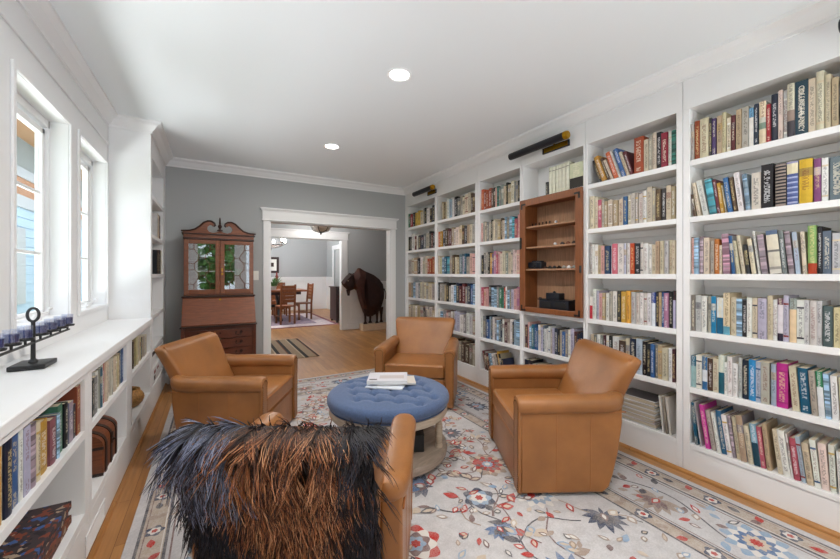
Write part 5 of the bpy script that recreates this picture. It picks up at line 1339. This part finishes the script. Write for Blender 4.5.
# main border: alternating palmettes and blossoms joined by a meander
def border_run(p0, p1, inward):
    L = math.hypot(p1[0]-p0[0], p1[1]-p0[1]); n = max(3, round(L/.40)); ux, uy = (p1[0]-p0[0])/L, (p1[1]-p0[1])/L
    a0 = math.atan2(inward[1], inward[0]); me_ = []
    for i in range(n*10+1):
        t = i/(n*10); s = .07*math.sin(t*n*PI)
        me_.append((p0[0]+ux*L*t+inward[0]*s, p0[1]+uy*L*t+inward[1]*s))
    stroke(me_, .010, 'slate', 2)
    for i in range(n):
        t = (i+.5)/n; sg = 1 if i % 2 else -1
        c = (p0[0]+ux*L*t+inward[0]*.03*sg, p0[1]+uy*L*t+inward[1]*.03*sg)
        if i % 3 == 0: rosette(c[0], c[1], .14, ['lightblue', 'ivory', 'blue', 'beige', 'red'], 10)
        elif i % 3 == 1: palmette(c[0], c[1], a0+(0 if sg > 0 else PI), .15, 'taupe', 'red', 'mauve')
        else: palmette(c[0], c[1], a0+(PI if sg > 0 else 0), .15, 'navy', 'red', 'lightblue')
        for q in range(13):
            u = (i+.95+rr.uniform(-.3, .3))/n; v = rr.uniform(-.135, .135)
            leaf(p0[0]+ux*L*u+inward[0]*v, p0[1]+uy*L*u+inward[1]*v, rr.uniform(0, 6.28), rr.uniform(.05, .08), rr.uniform(.014, .022), rr.choice(['red', 'taupe', 'mauve', 'slate', 'lightblue']), 3, rr.choice([None, 'ivory']))
B = .345
border_run((RX1-B, RY0+B), (RX1-B, RY1-B), (-1, 0)); border_run((RX0+B, RY0+B), (RX0+B, RY1-B), (1, 0))
border_run((RX0+B+.25, RY1-B), (RX1-B-.25, RY1-B), (0, -1)); border_run((RX0+B+.25, RY0+B), (RX1-B-.25, RY0+B), (0, 1))
# guard bands: small flowers and leaf pairs
for ins in (.11, .57):
    a, b, c, d = RX0+ins, RX1-ins, RY0+ins, RY1-ins
    for (p0, p1) in (((a,c),(a,d)), ((b,c),(b,d)), ((a,c),(b,c)), ((a,d),(b,d))):
        L = math.hypot(p1[0]-p0[0], p1[1]-p0[1]); n = int(L/.105); g = math.atan2(p1[1]-p0[1], p1[0]-p0[0])
        for i in range(n):
            t = (i+.5)/n; x, y = p0[0]+(p1[0]-p0[0])*t, p0[1]+(p1[1]-p0[1])*t
            if i % 3 == 0: rosette(x, y, .044, ['navy', 'ivory', 'red'], 5)
            elif i % 3 == 1:
                for sg in (-1, 1): leaf(x, y, g+sg*.9, .055, .019, rr.choice(['red', 'mauve', 'taupe']), 3)
            else: leaf(x-.02*math.cos(g), y-.02*math.sin(g), g+rr.uniform(-.5, .5), .065, .018, rr.choice(['taupe', 'slate', 'red']), 3)
# field: large blossoms where the photo shows them, then scattered ones
big = []
def put(x, y, r): big.append((x, y, r))
rosette(1.60, 1.86, .145, ['taupe', 'beige', 'red', 'mauve', 'red', 'lightblue', 'ivory'], 10); put(1.6, 1.86, .17)
palmette(1.10, 1.87, 2.4, .15, 'navy', 'red', 'blue'); put(1.1, 1.87, .17)
palmette(1.80, 1.16, -2.2, .14, 'navy', 'mauve', 'slate'); put(1.8, 1.16, .16)
rosette(1.63, 1.47, .13, ['ivory', 'lightblue', 'ivory', 'blue'], 12); put(1.63, 1.47, .14)
palmette(1.32, .98, 1.2, .15, 'blue', 'lightblue', 'navy'); put(1.32, .98, .16)
tries = 0
while tries < 1500 and len(big) < 64:
    tries += 1
    x, y = rr.uniform(RX0+.78, RX1-.78), rr.uniform(RY0+.78, RY1-.78); r = rr.uniform(.08, .13)
    if any(math.hypot(x-a, y-b) < r+c+.05 for a, b, c in big): continue
    put(x, y, r); k = rr.random()
    if k < .4: palmette(x, y, rr.uniform(0, 6.28), r, rr.choice(['navy', 'taupe', 'mauve', 'blue']), 'red', rr.choice(['lightblue', 'beige', 'slate']))
    elif k < .75: rosette(x, y, r, rr.choice([['red', 'ivory', 'mauve', 'lightblue', 'red'], ['navy', 'lightblue', 'ivory', 'red'], ['taupe', 'ivory', 'beige', 'red']]), rr.choice([6, 8, 10]))
    else:
        for q in range(7): leaf(x, y, q*.9, r, r*.2, ['red', 'taupe', 'slate'][q % 3], 3, 'ivory')
for a, b, c in list(big):
    for q in range(3):
        g = rr.uniform(0, 6.28); vine((a+c*.9*math.cos(g), b+c*.9*math.sin(g)), g, rr.randint(7, 14), .045, .35, .008, rr.choice(['slate', 'taupe', 'mauve']), ['red', 'taupe', 'mauve', 'lightblue', 'slate', 'red', 'beige'])
for q in range(700):
    x, y = rr.uniform(RX0+.68, RX1-.68), rr.uniform(RY0+.68, RY1-.68)
    if any(math.hypot(x-a, y-b) < c for a, b, c in big): continue
    leaf(x, y, rr.uniform(0, 6.28), rr.uniform(.04, .075), rr.uniform(.012, .02), rr.choice(['red', 'taupe', 'mauve', 'slate', 'lightblue', 'beige']), 3, rr.choice([None, 'ivory', 'beige']))
po = obj('pattern', pat, rug_mats, rug, fixn=False)

# ================================================================== HALL
mats_ = [mat('mat_black', lin(46,40,38), .95), mat('mat_taupe', lin(158,136,112), .95, noise=.15, nscale=60), mat('mat_rust', lin(126,78,52), .95), mat('mat_cream', lin(196,176,150), .95)]
hm = MB(); x = .70
seq = [(0, .03), (1, .10), (3, .02), (0, .05), (1, .09), (2, .015), (0, .045), (1, .1), (3, .02), (0, .05), (1, .11), (2, .012), (0, .025)]
tot = sum(q[1] for q in seq); sc = .74/tot
mt = thing('striped_mat', 'black and taupe striped mat on the hall floor beyond the doorway', 'mat', (0, 0, 0))
for mi_, w_ in seq:
    hm.box(x, x+w_*sc, 5.68, 7.42, .0005, .008, mi_); x += w_*sc
obj('woven_stripes', hm, mats_, mt)
# bison
bz = thing('bison_sculpture', 'dark brown metal bison sculpture standing on a pale wooden block in the hall', 'sculpture', (3.1, 7.76, .152))
def inflate(poly, t, y, parent, name, m, inset=.55, dx=0, dz=0):
    cx = sum(p[0] for p in poly)/len(poly)+dx; cz = sum(p[1] for p in poly)/len(poly)+dz; n = len(poly)
    vs = [(a, y, b) for a, b in poly] + [(cx+(a-cx)*inset, y-t, cz+(b-cz)*inset) for a, b in poly] + [(cx+(a-cx)*inset, y+t, cz+(b-cz)*inset) for a, b in poly]
    fs = []
    for i in range(n):
        j = (i+1) % n; fs += [(i, j, n+j, n+i), (j, i, 2*n+i, 2*n+j)]
    fs += [list(range(n, 2*n)), list(range(2*n, 3*n))[::-1]]
    return obj(name, MB().add(vs, fs), m, parent, bevel=.006)
Z0 = .152
bd = [(-.23, 1.285), (-.09, 1.22), (.13, 1.13), (.27, 1.03), (.37, .90), (.40, .72), (.395, .58), (.34, .40), (.26, .26), (.10, .16), (-.03, .15), (-.10, .26), (-.15, .5), (-.17, .8), (-.19, 1.05)]
inflate(bd, .11, 0, bz, 'body', M['bison'])
shd = [(-.26, 1.29), (-.20, 1.285), (-.06, 1.2), (-.11, .9), (-.10, .5), (-.03, .2), (-.13, .24), (-.20, .42), (-.25, .62), (-.29, .76), (-.37, .82), (-.42, .98), (-.38, 1.14)]
inflate(shd, .135, -.005, bz, 'shoulder', M['bisonlt'], .6)
hdp = [(-.40, 1.16), (-.47, 1.17), (-.55, 1.10), (-.66, .97), (-.645, .92), (-.60, .86), (-.53, .80), (-.44, .77), (-.36, .80), (-.33, .95), (-.35, 1.1)]
inflate(hdp, .10, -.02, bz, 'head', M['bison'], .6)
obj('beard', MB().prism([(-.535, .80), (-.50, .66), (-.47, .66), (-.45, .78)], 'y', -.04, .02), M['bison'], bz, bevel=.005)
for s in (-1, 1): obj('horn', MB().tube([(-.46, -.02+s*.08, 1.10), (-.45, -.02+s*.12, 1.12), (-.43, -.02+s*.14, 1.15), (-.42, -.02+s*.13, 1.175)], [.026, .022, .014, .004], 8), M['bison'], bz, smooth=True)
for s in (-1, 1): obj('eye', MB().sphere((-.53, -.02+s*.105, 1.0), .014, 8, 6), M['palewood'], bz, smooth=True)
for x_, y_ in ((-.10, -.05), (.06, .05), (.19, -.05), (.34, .05)):
    obj('leg', MB().prism([(x_-.05, .36), (x_+.05, .36), (x_+.022, .16), (x_+.018, .06), (x_+.05, .0005), (x_-.045, .0005), (x_-.014, .06), (x_-.02, .16)], 'y', y_-.025, y_+.025), M['bison'], bz, bevel=.004)
obj('tail', MB().tube([(.39, 0, .8), (.44, 0, .7), (.43, 0, .55)], [.014, .01, .014], 8), M['bison'], bz, smooth=True)
pb = obj('wooden_plinth', MB().box(2.91, 3.56, 7.65, 7.86, .0005, .150), M['palewood'], bevel=.006); tag(pb, 'pale wooden block under the bison sculpture on the hall floor', 'plinth')
# semi-flush hall lamp
hl = thing('hall_ceiling_lamp', 'bronze bowl lamp under the hall ceiling seen through the doorway', 'ceiling light', (1.88, 7.3, HC))
obj('canopy', MB().lathe([(.07, -.001), (.075, -.02), (.02, -.035), (.012, -.05), (.012, -.30)], 18), M['bronze'], hl, smooth=True)
obj('glass_bowl', MB().lathe([(.19, -.42), (.16, -.47), (.09, -.505), (.02, -.512), (.02, -.505), (.085, -.498), (.15, -.465), (.18, -.42)], 24), mat('frosted_bowl', lin(230,222,210), .5), hl, smooth=True)
for k in range(6):
    a = 2*PI*k/6
    obj('arm', MB().tube([(.012*math.cos(a), .012*math.sin(a), -.30), (.12*math.cos(a), .12*math.sin(a), -.33), (.205*math.cos(a), .205*math.sin(a), -.41), (.15*math.cos(a), .15*math.sin(a), -.49), (.03*math.cos(a), .03*math.sin(a), -.525)], .007, 6), M['bronze'], hl, smooth=True)
obj('finial', MB().lathe([(.03, -.513), (.034, -.525), (.014, -.54), (.018, -.552), (.004, -.57)], 14), M['bronze'], hl, smooth=True)

# ================================================================== DINING ROOM
drm = [mat('dining_rug_rose', lin(156,92,92), .95, noise=.3, nscale=18, col2=lin(120,84,96)), mat('dining_rug_pale', lin(206,190,192), .95, noise=.2, nscale=12), mat('dining_rug_blue', lin(110,106,136), .95, noise=.3, nscale=14, col2=lin(170,140,140))]
dr = thing('dining_rug', 'rose and pale patterned rug under the dining table', 'rug', (0,0,0))
obj('pile', MB().box(-.3, 2.80, 9.0, 12.3, .0005, .008, 0).box(-.2, 2.70, 9.1, 12.2, .008, .0088, 1).box(.15, 2.35, 9.5, 11.8, .0088, .0094, 2), drm, dr)
dt = thing('dining_table', 'dark wooden dining table with black trestle legs in the far room', 'table', (1.15, 10.75, .0096))
obj('tabletop', MB().box(-1.0, 1.1, -.55, .55, .80, .85), M['chairwood'], dt, bevel=.008)
obj('apron', MB().box(-.9, .95, -.45, .45, .72, .80), M['darkwood'], dt)
for s in (-.75, .42):
    obj('trestle_leg', MB().tube([(s, -.38, .06), (s, 0, .4), (s, .38, .70)], .045, 6).tube([(s, .38, .06), (s, 0, .4), (s, -.38, .72)], .045, 6).box(s-.05, s+.05, -.45, .45, 0, .05), M['black'], dt)
obj('stretcher', MB().box(-.75, .42, -.03, .03, .36, .43), M['black'], dt)
def dchair(lab, x, y, rz, proto=[None]):
    if proto[0]:
        r = copy_tree(proto[0]); r['label'] = lab
    else:
        r = thing('dining_chair', lab, 'chair', (0,0,0), 0, 'wooden slat-back dining chairs'); proto[0] = r
        w = M['chairwood']; a = .20
        obj('seat', MB().box(-a, a, -a, a, .44, .475), w, r, bevel=.008)
        obj('seat_apron', MB().prism([(-.18, .44), (-.18, .34), (-.12, .37), (0, .40), (.12, .37), (.18, .34), (.18, .44)], 'x', .165, .185), w, r)
        for s in (-1, 1):
            obj('leg', MB().box(.15, .195, s*.175-.022, s*.175+.022, 0, .44), w, r, bevel=.004)
            obj('back_post', MB().prism([(-.16, 0), (-.2, 0), (-.205, .45), (-.25, 1.02), (-.21, 1.02), (-.16, .45)], 'y', s*.178-.022, s*.178+.022), w, r, bevel=.004)
            obj('side_stretcher', MB().box(-.17, .16, s*.175-.012, s*.175+.012, .18, .21), w, r)
        for k in range(5):
            z = .56+k*.088; x0 = -.215-.035*(z-.47)/.5
            obj('back_slat', MB().box(x0-.012, x0+.010, -.158, .158, z, z+.082), w, r, bevel=.004)
    r.location = (x, y, .0098); r.rotation_euler = (0, 0, rz); return r
dchair('wooden slat-back dining chair with its back to us, before the table', 1.60, 9.80, R(100))
dchair('wooden dining chair at the right end of the table, seen edge-on', 2.20, 10.55, R(188))
dchair('wooden dining chair across the table, mostly hidden by the plant', 1.75, 11.75, R(-90))
# plant and vase on the table
pl = thing('potted_plant', 'small leafy green plant on the dining table', 'plant', (1.42, 10.55, .8602))
obj('pot', MB().lathe([(.05, 0), (.075, .08), (.08, .10), (.07, .10), (.06, .08), (.001, .075)], 16), M['white'], pl, smooth=True)
lm = MB()
for k in range(70):
    a = rng.uniform(0, 6.28); el = rng.uniform(.2, 1.4); L = rng.uniform(.2, .42)
    d = Vector((math.cos(a)*math.cos(el), math.sin(a)*math.cos(el), math.sin(el))); sd = d.cross(Vector((0,0,1))).normalized()*.018
    p0 = Vector((0,0,.08)); m1 = p0+d*L*.6; p1 = p0+d*L+Vector((0,0,-.04))
    lm.add([p0, m1-sd, p1, m1+sd], [(0,1,2,3)])
obj('foliage', lm, M['leaf'], pl, fixn=False)
o = obj('red_figurine', MB().lathe([(.05, 0), (.055, .02), (.03, .06), (.045, .16), (.05, .22), (.025, .27), (.03, .31), (.012, .36)], 16), M['red'], smooth=True, loc=(1.86, 13.1, 1.0005)); tag(o, 'dark red tall figurine on the sideboard under the framed picture', 'figurine')
o = obj('table_glass', MB().lathe([(.03, 0), (.03, .004), (.006, .01), (.006, .07), (.035, .1), (.04, .16), (.037, .16), (.03, .1), (.001, .08)], 14), M['clear'], smooth=True, loc=(1.66, 10.4, .8602)); tag(o, 'small clear glass beside the plant on the dining table', 'glass')
sb = thing('sideboard', 'dark wooden sideboard against the far dining room wall', 'sideboard', (1.35, 13.12, 0))
obj('body', MB().box(-.7, .72, -.2, .2, .08, .97), M['chairwood'], sb, bevel=.006); obj('top', MB().box(-.73, .75, -.225, .205, .9705, 1.0), M['chairwood'], sb, bevel=.006)
for s in (-.62, .64):
    for t in (-.15, .15): obj('leg', MB().box(s-.03, s+.03, t-.03, t+.03, 0, .08), M['chairwood'], sb)
for k in range(3): obj('door', MB().box(-.66+k*.46, -.24+k*.46, -.212, -.2, .12, .93), M['chairwood'], sb, bevel=.004)
pc = thing('picture_frame', 'dark framed picture with pale mat on the dining room wall', 'picture', (1.60, Y3, 1.615))
pf_ = MB().box(-.37, -.29, -.03, -.001, -.28, .28).box(.29, .37, -.03, -.001, -.28, .28).box(-.29, .29, -.03, -.001, .2, .28).box(-.29, .29, -.03, -.001, -.28, -.2)
obj('rim', pf_, M['darkwood'], pc, bevel=.006); obj('mount', MB().box(-.29, .29, -.016, -.002, -.2, .2), M['switch'], pc)
obj('print', MB().box(.0, .2, -.018, -.0165, -.06, .08), M['darkwood'], pc)
cb_ = thing('hall_cabinet', 'tall narrow dark cabinet just inside the dining room doorway', 'cabinet', (2.94, 9.62, 0))
obj('body', MB().box(-.13, .16, -.3, .3, .05, .93), M['darkwood'], cb_, bevel=.006); obj('top', MB().box(-.16, .18, -.33, .33, .9305, .96), M['darkwood'], cb_, bevel=.005)
for s in (-.09, .12):
    for t in (-.25, .25): obj('leg', MB().box(s-.025, s+.025, t-.025, t+.025, 0, .05), M['darkwood'], cb_)
# chandelier
cd = thing('chandelier', 'bronze ring chandelier with lit glass shades over the dining table', 'chandelier', (1.33, 10.5, HC))
obj('rod', MB().lathe([(.06, -.001), (.06, -.02), (.012, -.03), (.010, -.62), (.03, -.64), (.035, -.68), (.02, -.72), (.004, -.75)], 14), M['bronze'], cd, smooth=True)
obj('ring', MB().tube([(.33*math.cos(a), .33*math.sin(a), -.57) for a in [2*PI*k/28 for k in range(28)]], .012, 8, closed=True), M['bronze'], cd, smooth=True)
for k in range(6):
    a = 2*PI*k/6+.18; c_, s_ = math.cos(a), math.sin(a)
    obj('arm', MB().tube([(.02*c_, .02*s_, -.66), (.18*c_, .18*s_, -.64), (.33*c_, .33*s_, -.57), (.40*c_, .40*s_, -.53)], .009, 6), M['bronze'], cd, smooth=True)
    sh = obj('shade_cup', MB().lathe([(.012, -.53), (.04, -.515), (.05, -.50), (.02, -.495)], 14, (.40*c_, .40*s_, 0)), M['bronze'], cd, smooth=True)
    obj('bulb', MB().lathe([(.014, -.494), (.026, -.47), (.032, -.44), (.026, -.41), (.008, -.39)], 14, (.40*c_, .40*s_, 0)), M['flame'], cd, smooth=True)

# ================================================================== LIGHT
wd_ = bpy.data.worlds.new('daylight'); scene.world = wd_; wd_.use_nodes = True
bg = wd_.node_tree.nodes['Background']; bg.inputs['Color'].default_value = (.82, .91, 1, 1); bg.inputs['Strength'].default_value = SKY
def area(name, loc, rot, sx, sy, power, col=(1,1,1), shape='RECTANGLE', portal=False, spread=180):
    l = bpy.data.lights.new(name, 'AREA'); l.shape = shape; l.size = sx
    if shape in ('RECTANGLE', 'ELLIPSE'): l.size_y = sy
    l.energy = power; l.color = col; l.spread = R(spread)
    if portal: l.cycles.is_portal = True
    o = bpy.data.objects.new(name, l); C.objects.link(o); o.location = loc; o.rotation_euler = rot; return o
# daylight: sky through the windows, and added lamps outside standing in for sunlit ground
for a, b in FW: area('sky_portal', ((a+b)/2, YN-.13, 1.375), (R(90), 0, 0), b-a, 1.85, 1, portal=True)
for a, b in WIN: area('sky_portal', (XW-.155, (a+b)/2, 1.65), (R(90), 0, R(-90)), b-a, 1.2, 1, portal=True)
area('sky_portal', (-.97, 10.65, 1.45), (R(90), 0, R(-90)), 3.7, 1.8, 1, portal=True)
area('front_fill', (1.2, YN-1.25, -.1), (R(180-38), 0, 0), 4.2, 1.6, P_FRONT, (.86,.94,1))
area('left_fill', (-2.3, 2.7, .0), (R(180-40), 0, R(-90)), 4.0, 1.2, P_LEFT, (.93,.97,1))
area('dining_fill', (-2.1, 10.65, .0), (R(180-45), 0, R(-90)), 4.0, 1.2, P_DIN, (.93,.97,1))
sn = bpy.data.lights.new('sun', 'SUN'); sn.energy = P_SUN; sn.angle = R(1.5); sn.color = (1,.96,.9)
so = bpy.data.objects.new('sun', sn); C.objects.link(so); so.rotation_euler = Vector((-.75, -.25, -.8)).to_track_quat('-Z', 'Y').to_euler()
for (x, y) in ((1.10, 2.19), (1.09, 3.78), (1.10, .55), (1.10, -.95)):
    area('downlight', (x, y, HC-.012), (0, 0, 0), .12, .12, P_CAN, (1,.95,.88), 'DISK', spread=170)
for (x, y, z, p) in ((1.88, 7.3, HC-.36, P_HALL), (1.33, 10.5, HC-.30, P_CHAN)):
    l = bpy.data.lights.new('lamp_glow', 'POINT'); l.energy = p; l.color = (1,.97,.93); l.shadow_soft_size = .2
    o = bpy.data.objects.new('lamp_glow', l); C.objects.link(o); o.location = (x, y, z)

# ================================================================== CAMERA
cam = bpy.data.cameras.new('camera'); cam.sensor_width = 36; cam.lens = 356/840*36; cam.clip_start = .02
cam.shift_y = -(559/2-274)/840
co = bpy.data.objects.new('camera', cam); C.objects.link(co); co.location = (0, 0, 1.30); co.rotation_euler = (R(90), 0, R(-30))
scene.camera = co
vs_ = scene.view_settings; vs_.view_transform = 'Standard'; vs_.look = 'None'; vs_.gamma = 1; vs_.use_curve_mapping = False; vs_.exposure = EXPO
scene.display_settings.display_device = 'sRGB'
scene.cycles.max_bounces = 10; scene.cycles.diffuse_bounces = 6; scene.cycles.transparent_max_bounces = 16
scene.cycles.caustics_reflective = False; scene.cycles.caustics_refractive = False
scene.cycles.use_denoising = True; scene.cycles.sample_clamp_indirect = 6
